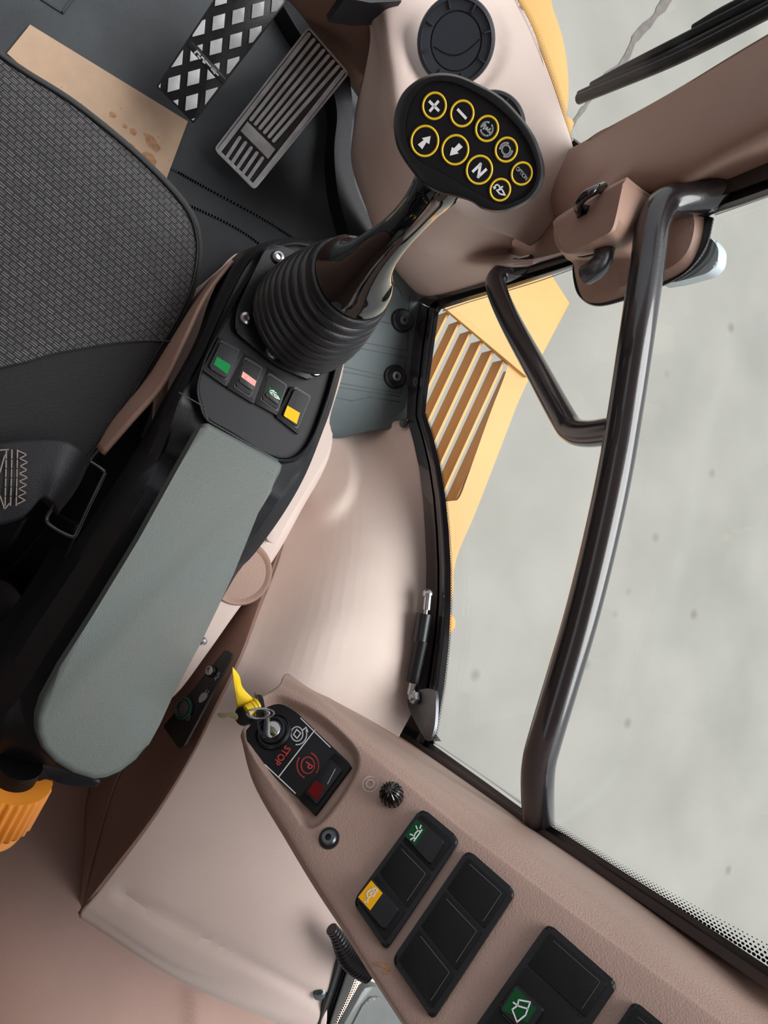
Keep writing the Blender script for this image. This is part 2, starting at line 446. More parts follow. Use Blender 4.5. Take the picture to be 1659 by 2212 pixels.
# cab shell that the photo looks out of (behind and above the camera), unseen, walls built up to hold back light
struct(box('ceiling', (-.9, -1.02, 1.86), (.60, 1.0, 1.92), M['tan']))
struct(box('wall_left', (-.9, -1.0, -.05), (-.85, 1.3, 1.35), M['tan2']))  # unseen, raised past the window line to darken the left side
struct(box('wall_rear_shade', (-.9, -1.02, -.05), (.0, -.97, 1.86), M['tan2']))
struct(box('shade_panel_right_rear', (.545, -1.02, .75), (.575, -.52, 1.86), M['tan2']))  # added unseen panel that blocks the sun from the rear trim
struct(box('wall_rear_shade', (.0, -1.02, .9), (.56, -.97, 1.86), M['tan2']))  # added unseen upper panel that keeps the back of the cab shaded
struct(box('floor', (-.88, -.95, -.05), (.66, 1.3, 0.0), M['mat']))
struct(box('wall_front', (-.88, 1.3, -.05), (.62, 1.34, .5), M['tan_shaded']))

# ------------------------------------------------------------ cracks in the concrete
random.seed(5)
ck = c2([(1470, -60), (1428, 20), (1375, 80), (1350, 130), (1310, 165), (1275, 215), (1235, 270), (1210, 300)], 5, False)
cw = [random.uniform(4, 11)*(1-.6*i/len(ck)) for i in range(len(ck))]
o = loft('ground_crack', [[(a-w_, b-w_*.5, GZ+.004) for (a, b), w_ in zip(ck, cw)], [(a+w_, b+w_*.5, GZ+.004) for (a, b), w_ in zip(ck, cw)]], M['crack'], nu=len(ck), nv=2, sv=False, su=False, thick=0)
tag(o, 'dark crack running across the concrete outside the windscreen', 'crack')
# ------------------------------------------------------------ side trim (wheel arch cover) inside the right wall
def side_bump(px, py):
    # soft groove along the rear edge of the cover and a dished swell by the console
    ax, ay, bx, by = 235, 1920, 740, 2190
    t = ((px-ax)*(bx-ax)+(py-ay)*(by-ay))/((bx-ax)**2+(by-ay)**2)
    d = abs((px-ax)*(by-ay)-(py-ay)*(bx-ax))/math.hypot(bx-ax, by-ay)
    z = 0
    if 0 < t < 1.1: z -= .007*math.exp(-(d/16)**2)*sst(0, .08, t)
    r = math.hypot((px-690)/1.0, (py-1015)/1.35)
    z += .035*(1-sst(45, 95, r))
    return Vector((0, 0, z)) if z else None
rows = [
 [(600, 870, .03), (790, 890, .03), (868, 903, .05)],
 [(640, 935, .045), (790, 930, .05), (896, 925, 'w', -.006)],
 [(640, 1000, .08), (790, 1000, .13), (914, 1010, 'w', -.006)],
 [(610, 1180, .22), (760, 1160, .28), (930, 1150, 'w', -.006)],
 [(558, 1320, .30), (740, 1300, .355), (932, 1280, 'w', -.006)],
 [(520, 1420, .335), (710, 1410, .385), (922, 1400, 'w', -.006)],
 [(465, 1530, .35), (660, 1530, .395), (904, 1510, 'w', -.006)],
 [(410, 1640, .345), (620, 1660, .37), (850, 1620, .41)],
 [(330, 1770, .35), (580, 1850, .37), (840, 1740, .40)],
 [(213, 1926, .355), (450, 2060, .37), (745, 2030, .39)],
 [(178, 1966, .35), (420, 2110, .36), (712, 2170, .38)],
 [(172, 1982, .335), (410, 2128, .345), (700, 2240, .36)],
 [(172, 1975, .28), (405, 2120, .28), (690, 2240, .28)],
 [(178, 1940, .05), (400, 2075, .05), (680, 2190, .05)]]
struct(loft('trim_1', rows, M['tan'], nu=130, nv=14, bump=side_bump))
# left face of the cover with the step beside the seat
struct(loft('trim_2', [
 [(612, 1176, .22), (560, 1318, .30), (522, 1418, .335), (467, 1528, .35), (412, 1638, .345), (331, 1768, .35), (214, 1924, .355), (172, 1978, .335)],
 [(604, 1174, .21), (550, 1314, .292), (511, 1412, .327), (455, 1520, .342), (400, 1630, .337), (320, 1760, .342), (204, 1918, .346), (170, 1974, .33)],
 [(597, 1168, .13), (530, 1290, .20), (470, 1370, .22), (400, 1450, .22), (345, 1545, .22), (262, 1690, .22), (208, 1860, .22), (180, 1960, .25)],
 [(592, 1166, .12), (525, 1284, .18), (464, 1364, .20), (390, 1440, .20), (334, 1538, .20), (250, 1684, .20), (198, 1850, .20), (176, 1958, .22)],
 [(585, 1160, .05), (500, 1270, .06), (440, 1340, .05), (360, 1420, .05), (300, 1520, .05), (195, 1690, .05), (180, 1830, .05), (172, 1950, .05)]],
 M['tan_shaded'], nu=50, nv=6))  # same cover as the tan top; its shaded side is coloured darker
# lower panel behind the seat
def rear_bump(px, py):
    d = abs(px-425)/22; z = .012*math.exp(-d*d)*sst(2110, 2150, py)
    z *= .7
    q = (px-180)*.5-(py-2000)
    return Vector((0, 0, z))
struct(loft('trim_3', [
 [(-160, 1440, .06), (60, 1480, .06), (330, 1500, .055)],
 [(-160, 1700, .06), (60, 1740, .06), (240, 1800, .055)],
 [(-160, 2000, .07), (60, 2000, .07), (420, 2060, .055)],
 [(-160, 2300, .09), (200, 2320, .09), (720, 2300, .06)]], M['tan_shaded'], nu=60, nv=20, bump=rear_bump))
# ------------------------------------------------------------ right window frame, glass, pillar
so = [(905, 655), (892, 740), (880, 860), (879, 905), (893, 955), (905, 1010), (914, 1080), (918, 1150), (921, 1220), (920, 1290), (912, 1350), (902, 1410), (890, 1480), (880, 1535), (862, 1560)]
si = [(948, 672), (936, 760), (922, 860), (919, 893), (935, 940), (950, 1000), (962, 1070), (970, 1150), (974, 1230), (974, 1300), (970, 1390), (960, 1480), (948, 1550), (936, 1612), (930, 1630)]
def band(a, b, offs, off0=0.0):
    out = []
    for t, o_ in offs: out.append([(p[0]+(q[0]-p[0])*t, p[1]+(q[1]-p[1])*t, 'w', o_+off0) for p, q in zip(a, b)])
    return out
win = thing('window_1', 'right side window with black frame and bonded glass', 'window', (0.62, 0, .1)); del win['label']; del win['category']; win['kind'] = 'structure'
loft('frame', band(so, si, [(0, -.03), (0, .006), (.45, .004), (.5, -.006), (.56, .012), (.72, .012), (.80, -.002), (1, -.006), (1, -.03)]), M['frame'], win, nu=90, nv=1, sv=False, su=False, thick=0)
ro = [(903, 650), (925, 632), (1000, 610), (1100, 583), (1235, 543), (1330, 505), (1430, 455), (1530, 400), (1600, 372), (1700, 335)]
ri = [(948, 676), (952, 668), (1010, 650), (1105, 622), (1240, 578), (1345, 560), (1450, 520), (1540, 462), (1600, 443), (1700, 408)]
loft('frame', band(ro, ri, [(0, -.03), (0, .008), (.5, .008), (.56, -.004), (.78, -.004), (.8, .002), (1, -.006), (1, -.03)]), M['frame'], win, nu=70, nv=1, sv=False, su=False, thick=0)
# black print that loops round the latch
lo_ = c2([(1236, 545), (1238, 600), (1252, 640), (1292, 660), (1365, 642), (1440, 612), (1490, 580), (1525, 530), (1540, 470)], 6, False)
li = c2([(1300, 520), (1300, 560), (1310, 590), (1330, 600), (1370, 590), (1420, 570), (1450, 545), (1475, 510), (1480, 450)], 6, False)
loft('frit_band', band(lo_, li, [(0, -.004), (1, -.004)]), M['seal'], win, nu=50, nv=1, sv=False, su=False, thick=.002)
ML = {'w': dots('dot_print_white', 90, 1, (225, 228, 230), False), 'b': dots('dot_print_black', 150, 2, (12, 12, 16)), 'b2': dots('dot_print_gradient', 130, 5, (14, 16, 40)), 'r': dots('dot_print_rear', 40, 4, (40, 30, 28)), 'y': dots('dot_print_windscreen', 100, 5, (60, 34, 30))}
def dotband(name, a, b, pl, m, parent, off=-.0045, nu=70, nv=3):
    return loft(name, [[(p[0], p[1], pl, off) for p in a], [(p[0], p[1], pl, off) for p in b]], m, parent, nu=nu, nv=nv, sv=False, su=False, thick=0, uv=True)
lo2 = [(p[0]-3*(1 if p[1] < 640 and p[0] < 1260 else -.6), p[1]+4) for p in lo_]
dotband('dot_print', [(p[0], p[1]-2) for p in lo_], [(p[0]+(3 if p[0] > 1440 else 0), p[1]+3) for p in lo_], 'w', ML['w'], win)
dotband('dot_print', c2([(1236, 580), (1150, 610), (1010, 652), (955, 670)], 4, False), c2([(1237, 583), (1151, 613), (1011, 655), (957, 674)], 4, False), 'w', ML['w'], win)
dotband('dot_print', c2([(1543, 462), (1600, 443), (1680, 415)], 4, False), c2([(1545, 466), (1601, 447), (1681, 419)], 4, False), 'w', ML['w'], win)
dotband('dot_print', [(q[0]+.5, q[1]) for q in si[3:]], [(q[0]+5, q[1]) for q in si[3:]], 'w', ML['b'], win)
dotband('dot_print', c2([(930, 1600), (1050, 1682), (1200, 1790), (1400, 1920), (1659, 2085), (1720, 2125)], 4, False), c2([(932, 1597), (1052, 1679), (1212, 1783), (1412, 1905), (1665, 2040), (1730, 2070)], 4, False), 'w', ML['b2'], win)
slab('glass_pane', [(880, 640), (880, 910), (950, 1300), (925, 1640), (1250, 1850), (1800, 2230), (1800, 330), (1530, 420), (1240, 560)], W.off(-.007), .005, M['glass'], win)
# B pillar rail
rl_o = [(805, 1520), (850, 1553), (935, 1608), (1050, 1690), (1130, 1748), (1240, 1815), (1420, 1930), (1560, 2022), (1720, 2128)]
rl_i = [(800, 1552), (850, 1588), (930, 1645), (1040, 1722), (1120, 1778), (1230, 1850), (1410, 1972), (1550, 2068), (1720, 2185)]
loft('pillar_rail', band(rl_o, rl_i, [(0, -.02), (0, .004), (.35, .006), (.42, .016), (.9, .018), (1, .01), (1, -.03)]), M['frame'], win, nu=60, nv=1, sv=False, su=False, thick=0)
# dark corner gusset recess below the strut
slab('corner_plate', [(806, 1522), (812, 1510), (826, 1508), (862, 1532), (880, 1520), (888, 1540), (930, 1600), (900, 1600), (838, 1560)], W.off(.006), .02, M['frame'], win, bev=.002)
struct(win)
struct(slab('wall_right', [(1080, 480), (1300, 380), (1300, 520), (1225, 549), (1040, 598), (900, 640), (960, 540)], W.off(-.004), .006, M['tan2']))
# A pillar cover
apl = [
 [(1118, 380, .48), (1243, 318, 'f', .004), (1330, 268, 'f', .004), (1470, 190, 'f', .004), (1600, 112, 'f', .004), (1760, 18, 'f', .004)],
 [(1121, 384, .50), (1244, 322, 'f', .012), (1332, 272, 'f', .014), (1474, 195, 'f', .016), (1604, 118, 'f', .016), (1764, 25, 'f', .016)],
 [(1150, 450, .42), (1250, 400, 'w', .05), (1340, 345, 'w', .055), (1455, 330, 'w', .06), (1590, 270, 'w', .06), (1760, 180, 'w', .06)],
 [(1175, 500, .36), (1262, 450, 'w', .05), (1360, 402, 'w', .05), (1462, 392, 'w', .05), (1600, 325, 'w', .05), (1760, 245, 'w', .05)],
 [(1190, 525, .32), (1270, 480, 'w', .03), (1380, 440, 'w', .02), (1480, 408, 'w', .02), (1610, 350, 'w', .02), (1760, 280, 'w', .02)],
 [(1225, 540, 'w', .004), (1290, 520, 'w', .004), (1400, 468, 'w', .004), (1510, 420, 'w', .004), (1620, 375, 'w', .004), (1760, 318, 'w', .004)]]
struct(loft('trim_4', apl, M['tan2'], nu=70, nv=6))
# dark line of the mounting rail under the cover
# ------------------------------------------------------------ front console with vents
top_in = [(730, -60, .54), (900, -60, .54), (1100, -60, .54)]
fc = [
 [(1102, -40, 'f', .006), (1118, 5, 'f', .006), (1150, 70, 'f', .006), (1200, 200, 'f', .006), (1243, 335, 'f', .006), (1248, 370, 'f', .006)],
 [(1088, -37, 'f', .022), (1104, 8, 'f', .022), (1136, 75, 'f', .022), (1186, 204, 'f', .022), (1226, 342, 'f', .022), (1225, 400, .49)],
 [(960, -40, .55), (985, 40, .555), (1000, 110, .555), (1060, 230, .55), (1130, 360, .53), (1200, 470, .47)],
 [(850, -40, .55), (860, 40, .55), (865, 140, .55), (900, 300, .54), (1010, 440, .51), (1150, 530, .43)],
 [(800, -40, .53), (820, 50, .53), (828, 140, .52), (850, 300, .50), (975, 465, .48), (1120, 512, .43)],
 [(768, -40, .50), (798, 50, .50), (812, 120, .48), (818, 300, .44), (930, 490, .42), (1105, 525, .41)],
 [(770, -40, .40), (800, 60, .40), (795, 150, .37), (795, 330, .32), (900, 530, .33), (1115, 545, .36)],
 [(770, -40, .30), (803, 70, .30), (775, 230, .22), (772, 370, .15), (860, 570, .14), (1150, 565, 'w', .03)],
 [(760, -40, .1), (795, 90, .1), (765, 260, .10), (772, 400, .08), (905, 637, 'w', .012), (1225, 548, 'w', .012)]]
def vent_bump(px, py):
    z = 0
    # concave seat round the large vent and the three pressed ribs low on the side
    r = math.hypot((px-985)/118, (py-92)/132); z -= .012*(1-sst(.72, 1.0, r))
    for k in range(3):
        ax, ay, bx, by = 783+k*16, 322+k*3, 830+k*17, 470-k*6
        vx, vy = bx-ax, by-ay; t = ((px-ax)*vx+(py-ay)*vy)/(vx*vx+vy*vy); d = abs((px-ax)*vy-(py-ay)*vx)/math.hypot(vx, vy)
        if 0 < t < 1: z -= .007*math.exp(-(d/4.0)**2)
    return Vector((-z*.6, 0, z)) if z else None
struct(loft('trim_5', fc, M['tan'], nu=110, nv=9, bump=vent_bump))
# dark cowl piece at the very top edge and low wall between pedals and console
struct(loft('wall_front', [[(560, -60, .30), (650, -60, .32), (775, -60, .35)], [(640, 20, .20), (700, 30, .22), (800, 60, .22)], [(700, 100, .02), (760, 190, .02), (800, 250, .02)]], M['tan2'], nu=20, nv=6))
o = slab('duct_end', [(740, -20), (870, -20), (868, 3), (800, 6), (745, -4)], .56, .05, M['black'], bev=.002)
tag(o, 'black trim end at the top edge of the front console', 'trim')
# windscreen
ws = thing('window_2', '', '', (0.8, .6, .5)); del ws['label']; del ws['category']; struct(ws)
slab('glass_pane', [(1070, -140), (1115, 0), (1180, 130), (1255, 345), (1330, 290), (1900, -20), (1900, -400), (1200, -500)], FW.off(-.004), .005, M['glass'], ws)
slab('frit_band', [(1228, 320), (1240, 300), (1250, 308), (1264, 318), (1285, 318), (1300, 300), (1260, 345), (1235, 350)], FW.off(-.002), .0015, M['seal'], ws)
dotband('dot_print', c2([(1108, -30), (1117, 0), (1150, 68), (1200, 200), (1236, 318)], 5, False), c2([(1122, -30), (1132, 0), (1165, 62), (1213, 195), (1244, 312)], 5, False), 'f', ML['y'], ws, off=-.001)
dotband('dot_print', c2([(1236, 300), (1243, 306), (1258, 316), (1285, 317)], 5, False), c2([(1239, 297), (1246, 303), (1260, 312), (1286, 313)], 5, False), 'f', ML['w'], ws, off=-.001)
# rear corner window at the bottom of the frame
rw = thing('window_3', '', '', (.3, -.75, .2)); del rw['label']; del rw['category']; struct(rw)
loft('seal', [[(735, 2010, .385), (708, 2110, .375), (676, 2212, .36), (655, 2290, .35)], [(748, 2020, .40), (722, 2115, .39), (690, 2212, .375), (668, 2295, .365)], [(760, 2040, .385), (736, 2118, .375), (704, 2212, .36), (682, 2300, .35)], [(768, 2050, .395), (744, 2122, .385), (714, 2214, .37), (694, 2300, .36)], [(778, 2080, .37), (756, 2140, .36), (724, 2212, .345), (704, 2300, .335)]], M['seal'], rw, nu=24, nv=4, thick=.006)
loft('dot_print', [[(776, 2078, .362), (754, 2140, .352), (722, 2215, .337), (702, 2290, .325)], [(792, 2086, .36), (770, 2146, .35), (738, 2222, .335), (718, 2296, .322)]], ML['r'], rw, nu=20, nv=2, sv=False, thick=0, uv=True)
slab('glass_pane', [(752, 2060), (690, 2250), (900, 2300), (900, 2140)], .33, .004, M['glass'], rw)
o = slab('bodywork_panel', [(700, 2020), (640, 2320), (1000, 2400), (950, 2050)], -.25, .05, M['palepink']); tag(o, 'pale painted bodywork seen through the rear corner window', 'bodywork')
t = thing('rear_lamp', 'grey smoked rear lamp behind the corner window glass', 'lamp', P(790, 2190, .1))
slab('housing', rnd([(787, 2133), (812, 2130), (900, 2190), (900, 2300), (690, 2300), (742, 2215)], 14), -.05, .02, M['cloudy'], t, bev=.004)
slab('lens', rnd([(790, 2160), (815, 2150), (890, 2210), (890, 2300), (712, 2300), (758, 2222)], 14), -.046, .02, M['cloudy'], t, bev=.008, seg=4)
# ------------------------------------------------------------ outside bodywork
YZ = -.35
yb = thing('side_fender', 'yellow slatted side fender below the right window', 'fender', P(1050, 900, YZ))
plA = pl3((960, 650, YZ), (1190, 600, YZ), (1138, 805, YZ-.02))
slab('front_plate', [(900, 640), (1190, 590), (1232, 655), (1172, 765), (1140, 812), (985, 668)], plA, .04, M['yellow'], yb, bev=.006)
fr_o = [(860, 560), (940, 630), (985, 665), (1138, 808), (1120, 862), (1085, 960), (1010, 1130), (978, 1240), (975, 1400), (700, 1500), (700, 700)]
# slotted plate: outer ring minus opening
hole = c2([(880, 640), (945, 660), (985, 680), (1060, 745), (1090, 778), (1094, 800), (1060, 890), (1010, 1030), (992, 1075), (975, 1082), (930, 1085), (840, 1080), (800, 800)], 5, True)
ho = c2([(880, 600), (945, 640), (985, 664), (1078, 750), (1140, 808), (1126, 850), (1088, 950), (1030, 1100), (985, 1210), (975, 1300), (930, 1400), (700, 1200), (700, 800)], 5, True)
rings('grille_plate', [[(a, b, YZ-.05) for a, b in ho], [(a, b, YZ-.005) for a, b in ho], [(a, b, YZ-.005) for a, b in hole], [(a, b, YZ-.05) for a, b in hole]], M['yellow'], yb, n=0, cap=False, smooth=False)
fold = strokes('fold_line', [[(962, 658), (1138, 806)]], .018, YZ+.008, M['yellow'], yb, t=.012)
for k in range(8):
    x0 = 968+k*24; y0 = 672+k*21; L_ = 1.0
    a = (x0, y0); b = (x0-175-(8-k)*2, y0+395)
    s = slab('slat', [a, (a[0]+4.5, a[1]+3), (b[0]+4.5, b[1]+3), b], YZ-.012, .055, M['yellow'] if True else None, yb)
random.seed(3)
yh = slab('front_bodywork', c2([(1090, -60), (1175, -40), (1195, 20), (1215, 80), (1226, 150), (1228, 210), (1224, 260), (1236, 320), (1150, 330), (1050, 100)], 5), -.15, .25, M['yellow'], bev=.03, seg=4)
tag(yh, 'curved yellow bodywork in front of the windscreen edge', 'bodywork')
o = slab('side_lamp', rnd([(955, 1320), (978, 1325), (985, 1345), (980, 1365), (960, 1372), (940, 1350)], 8), -.30, .05, M['knob'], bev=.006)
tag(o, 'small orange lamp just outside the window below the strut', 'lamp')
o = slab('outer_latch_plate', rnd([(1495, 500), (1535, 512), (1553, 535), (1550, 570), (1530, 590), (1470, 607), (1420, 615), (1440, 540)], 14), W.off(-.03), .015, M['pale'], bev=.004, seg=3)
tag(o, 'pale outer plate of the latch behind the side window glass', 'plate')
dotband('dot_print', c2([(1532, 518), (1520, 548), (1490, 582), (1455, 607)], 5, False), c2([(1553, 520), (1542, 560), (1506, 592), (1460, 612)], 5, False), 'w', ML['b'], win)
# wiper outside windscreen
wp = thing('windscreen_wiper', 'black wiper blade outside the windscreen at top right', 'wiper', pt((1450, 110, 'f', -.04)))
def wpl(pts, off, r, nm, mm=M['black'], n=4, seg=10): return tube(nm, [(a, b, 'f', off) for a, b in pts], r, mm, wp, n=n, seg=seg)
wpl([(1250, 214), (1330, 182), (1450, 132), (1560, 78), (1720, -6)], -.035, .0075, 'rubber_blade', M['seal'])
wpl([(1252, 205), (1340, 165), (1450, 120), (1560, 66), (1720, -20)], -.047, .006, 'carrier')
wpl([(1280, 186), (1360, 143), (1500, 72), (1640, 0), (1740, -52)], -.056, .0065, 'arm')
wpl([(1360, 150), (1400, 128), (1440, 110)], -.062, .005, 'bracket')
wpl([(1500, 62), (1560, 26), (1640, -14)], -.066, .006, 'bracket')
# ------------------------------------------------------------ latch cover on the window
lc = thing('latch_cover', 'brown moulded latch cover at the front end of the window rail', 'latch', pt((1330, 500, 'w', .05)))
r0 = [(1236, 548), (1246, 500), (1300, 440), (1392, 400), (1440, 405), (1500, 440), (1521, 470), (1508, 540), (1470, 590), (1370, 632), (1292, 655), (1254, 636)]
r1 = [(1240, 552), (1246, 500), (1300, 440), (1392, 404), (1430, 412), (1484, 450), (1500, 480), (1488, 536), (1452, 575), (1366, 612), (1296, 630), (1260, 612)]
r2 = [(1222, 556), (1240, 500), (1290, 440), (1372, 402), (1408, 420), (1424, 450), (1420, 490), (1400, 530), (1370, 555), (1330, 560), (1290, 562), (1250, 562)]
r3 = [(1202, 532), (1196, 492), (1208, 466), (1342, 388), (1352, 392), (1352, 400), (1345, 430), (1338, 465), (1326, 503), (1300, 520), (1262, 540), (1228, 548)]
r4 = [(1208, 524), (1203, 494), (1214, 472), (1338, 396), (1344, 399), (1344, 405), (1338, 432), (1331, 465), (1320, 498), (1296, 513), (1260, 532), (1230, 540)]
rings('cover', [[(a, b, 'w', -.003) for a, b in r0], [(a, b, 'w', .010) for a, b in r1], [(a, b, 'w', .03) for a, b in r2], [(a, b, 'w', .118) for a, b in r3], [(a, b, 'w', .124) for a, b in r4]], M['tan2'], lc, n=150, angle=28)
slab('slot', [(1245, 447), (1258, 441), (1272, 443), (1266, 461), (1246, 471)], W.off(.1255), .004, M['seal'], lc)
tube('strap', [(1303, 403, 'w', .117), (1283, 412, 'w', .135), (1262, 425, 'w', .14), (1250, 440, 'w', .138), (1250, 452, 'w', .132), (1254, 462, 'w', .122)], .0055, M['gloss'], lc, n=6, seg=10)
slab('lever_slot', c2([(1242, 548), (1270, 540), (1300, 524), (1326, 518), (1334, 524), (1318, 538), (1280, 552), (1250, 556)], 4), W.off(.082), .004, M['seal'], lc)
tube('lever', [(1312, 520, 'w', .07), (1305, 545, 'w', .088), (1300, 565, 'w', .09), (1285, 582, 'w', .092), (1266, 594, 'w', .092)], [.0125, .012, .0118, .013, .0125], M['zinc'], lc, n=6, seg=14)
# ------------------------------------------------------------ handrail
hr = thing('handrail', 'long dark tubular handrail across the right side window', 'handrail', pt((1165, 1780, 'w', 0)))
H = .055
tube('main_tube', [(1560, 415, 'w', -.004), (1500, 428, 'w', .02), (1440, 440, 'w', .05), (1412, 480, 'w', .065), (1400, 560, 'w', .065), (1376, 720, 'w', .065), (1352, 880, 'w', H), (1328, 1020, 'w', H), (1296, 1170, 'w', H), (1256, 1330, 'w', H), (1215, 1470, 'w', H), (1176, 1600, 'w', H), (1164, 1650, 'w', .052), (1161, 1700, 'w', .04), (1163, 1770, 'w', .005), (1166, 1810, 'w', -.02)], [.0195], M['frame'], hr, n=8, seg=28) if False else tube('main_tube', [(1560, 415, 'w', -.004), (1500, 428, 'w', .02), (1440, 440, 'w', .05), (1412, 480, 'w', .065), (1400, 560, 'w', .065), (1376, 720, 'w', .065), (1352, 880, 'w', H), (1328, 1020, 'w', H), (1296, 1170, 'w', H), (1256, 1330, 'w', H), (1215, 1470, 'w', H), (1176, 1600, 'w', H), (1164, 1650, 'w', .052), (1161, 1700, 'w', .04), (1163, 1770, 'w', .005), (1166, 1810, 'w', -.02)], .0195, M['frame'], hr, n=8, seg=28)
tube('brace', [(1150, 572, 'w', -.002), (1110, 582, 'w', .012), (1078, 596, 'w', .03), (1072, 622, 'w', .04), (1100, 690, 'w', .04), (1160, 800, 'w', .045), (1215, 900, 'w', .05), (1238, 930, 'w', .05), (1272, 937, 'w', .052), (1330, 930, 'w', H)], .0165, M['frame'], hr, n=8, seg=20)
# ------------------------------------------------------------ gas strut
gs = thing('gas_strut', 'black gas strut with steel ends on the window sill', 'strut', pt((910, 1400, 'w', .03)))
S = .028
tube('cylinder', [(912, 1384, 'w', S), (893, 1474, 'w', S)], .0115, M['black'], gs, n=3)
tube('sleeve', [(918, 1326, 'w', S), (908, 1388, 'w', S)], .0135, M['rubber'], gs, n=3)
tube('rod', [(923, 1300, 'w', S), (919, 1330, 'w', S)], .004, M['steel'], gs, n=2)
tube('rod_end', [(925, 1288, 'w', S), (922, 1318, 'w', S)], .0068, M['steel'], gs, n=2)
lathe('ball_joint', pt((925, 1283, 'w', S)), W.n, [(0, -.009), (.005, -.008), (.008, -.004), (.009, 0), (.008, .004), (.005, .008), (0, .009)], M['steel'], gs, seg=24)
tube('rod_end', [(894, 1470, 'w', S), (888, 1500, 'w', S)], .0075, M['steel'], gs, n=2)
bk = slab('bracket', c2([(888, 1498), (905, 1490), (930, 1488), (941, 1500), (940, 1560), (932, 1592), (922, 1600), (905, 1575), (884, 1532), (880, 1510)], 4), W.off(.024), .005, M['zinc'], gs, bev=.001)
lathe('nut', pt((899, 1507, 'w', .0265)), W.n, [(.0115, 0), (.0115, .004), (.0105, .007), (.005, .0075), (.005, .012), (0, .012)], M['steel'], bk, seg=6, angle=20)
for nm, p, lab in (('trim_screw', (875, 1479), 'cross-head screw in the beige trim beside the gas strut'), ('trim_screw', (872, 915), 'dark screw head beside the rear corner of the grey mat')):
    pw = W.off(.012); c = pw.hit(*p); n = (CAM-c).normalized()
    t = thing(nm, lab, 'screw', c); lathe('head', c, n, [(.0085, -.006), (.0085, .001), (.006, .004), (0, .005)], M['bolt'], t, seg=20)
    q = Plane(c+n*.0048, n); strokes('cross_slot', [[(p[0]-4, p[1]), (p[0]+4, p[1])], [(p[0], p[1]-4), (p[0], p[1]+4)]], .0013, q, M['seal'], t)
# ------------------------------------------------------------ footwell mat with fixing washers
fm = thing('footwell_mat', 'grey green rubber mat with ribs in the footwell beside the joystick console', 'mat', P(800, 760, .05))
FMZ = .095
outm = c2([(760, 560), (835, 552), (890, 545), (908, 575), (915, 620), (912, 680), (900, 780), (890, 870), (868, 918), (800, 932), (715, 945), (640, 900), (640, 700)], 5)
mo = [(a, b, FMZ-.06) for a, b in outm]; 
cm = (790, 750)
sc2 = lambda k: [(cm[0]+(a-cm[0])*k, cm[1]+(b-cm[1])*k) for a, b in outm]
rings('mat', [mo, [(a, b, FMZ-.004) for a, b in outm], [(a, b, FMZ) for a, b in sc2(.985)], [(a, b, FMZ-.012) for a, b in sc2(.90)]], M['mat2'], fm, n=0, smooth=False, angle=60)
fz = FMZ-.0115
strokes('moulded_rib', [[(760, 735), (880, 758)], [(755, 748), (878, 772)], [(735, 790), (842, 815)], [(730, 800), (840, 822)], [(720, 825), (866, 850)], [(715, 834), (864, 856)], [(712, 855), (760, 866), (800, 858), (864, 868)], [(885, 640), (880, 757)], [(878, 772), (866, 850)], [(795, 600), (858, 618), (870, 640)], [(800, 690), (850, 700)]], .0016, fz, M['mat'], fm, t=.0008)
for p, mc in (((868, 693), 'bolt'), ((852, 814), 'steel')):
    c = P(p[0], p[1], fz); wr = lathe('washer', c, Vector((0, 0, 1)), [(.024, 0), (.023, .006), (.020, .009), (.015, .007), (0, .007)], M['rubber'], fm, seg=32)
    lathe('bolt_head', c, Vector((0, 0, 1)), [(.0095, .006), (.0095, .011), (.004, .011), (.0035, .006), (0, .006)], M[mc], wr, seg=24)
# ------------------------------------------------------------ cab floor details
strokes_f = strokes('floor_mat_ridge', [c2([(340, 420), (420, 450), (520, 500), (600, 560)], 16, False), c2([(365, 362), (450, 410), (560, 470), (640, 520)], 16, False), [(60, -20), (135, 28)], [(135, 28), (160, -5)], c2([(430, 640), (470, 660), (520, 690)], 4, False)], .004, .0, M['mat'], None, t=-.003)
struct(strokes_f); strokes_f.name = 'floor_ridge'
struct(slab('floor_ledge', c2([(650, -30), (700, 40), (745, 120), (762, 230), (758, 320), (775, 420), (840, 540), (920, 660), (880, 680), (780, 560), (735, 440), (722, 330), (728, 240), (705, 160), (640, 60), (600, -20)], 4), .05, .05, M['black'], bev=.01, seg=3))
cb = slab('cardboard_sheet', [(65, 53), (406, 262), (350, 412), (15, 115)], .006, .004, M['card'])
bp_ = thing('cardboard', 'flat sheet of brown cardboard with oil drips under the brake pedal', 'cardboard', P(220, 200, 0))
cb.parent = bp_; cb.location = WP[cb.name]-WP[bp_.name]; cb.name = 'sheet'
random.seed(11)
for (x, y, rx, ry, a) in [(243, 248, 9, 6, 20), (222, 280, 8, 8, 0), (257, 300, 13, 8, 45), (270, 273, 6, 4, 30), (288, 285, 9, 6, 45), (283, 318, 11, 8, 50), (328, 308, 24, 10, 45), (322, 342, 18, 9, 45), (318, 375, 7, 5, 30), (133, 188, 1.5, 1.5, 0), (176, 224, 2, 1.5, 0), (262, 234, 1.6, 1.4, 0), (342, 296, 1.6, 1.6, 0), (365, 347, 1.4, 1.4, 0)]:
    pp = [(x+(u-x)*random.uniform(.8, 1.2), y+(v-y)*random.uniform(.8, 1.2)) for u, v in arc(x, y, rx, ry, 0, 330, 11, a)]
    slab('oil_stain', c2(pp, 3), .0063, .0004, M['stain'], bp_)
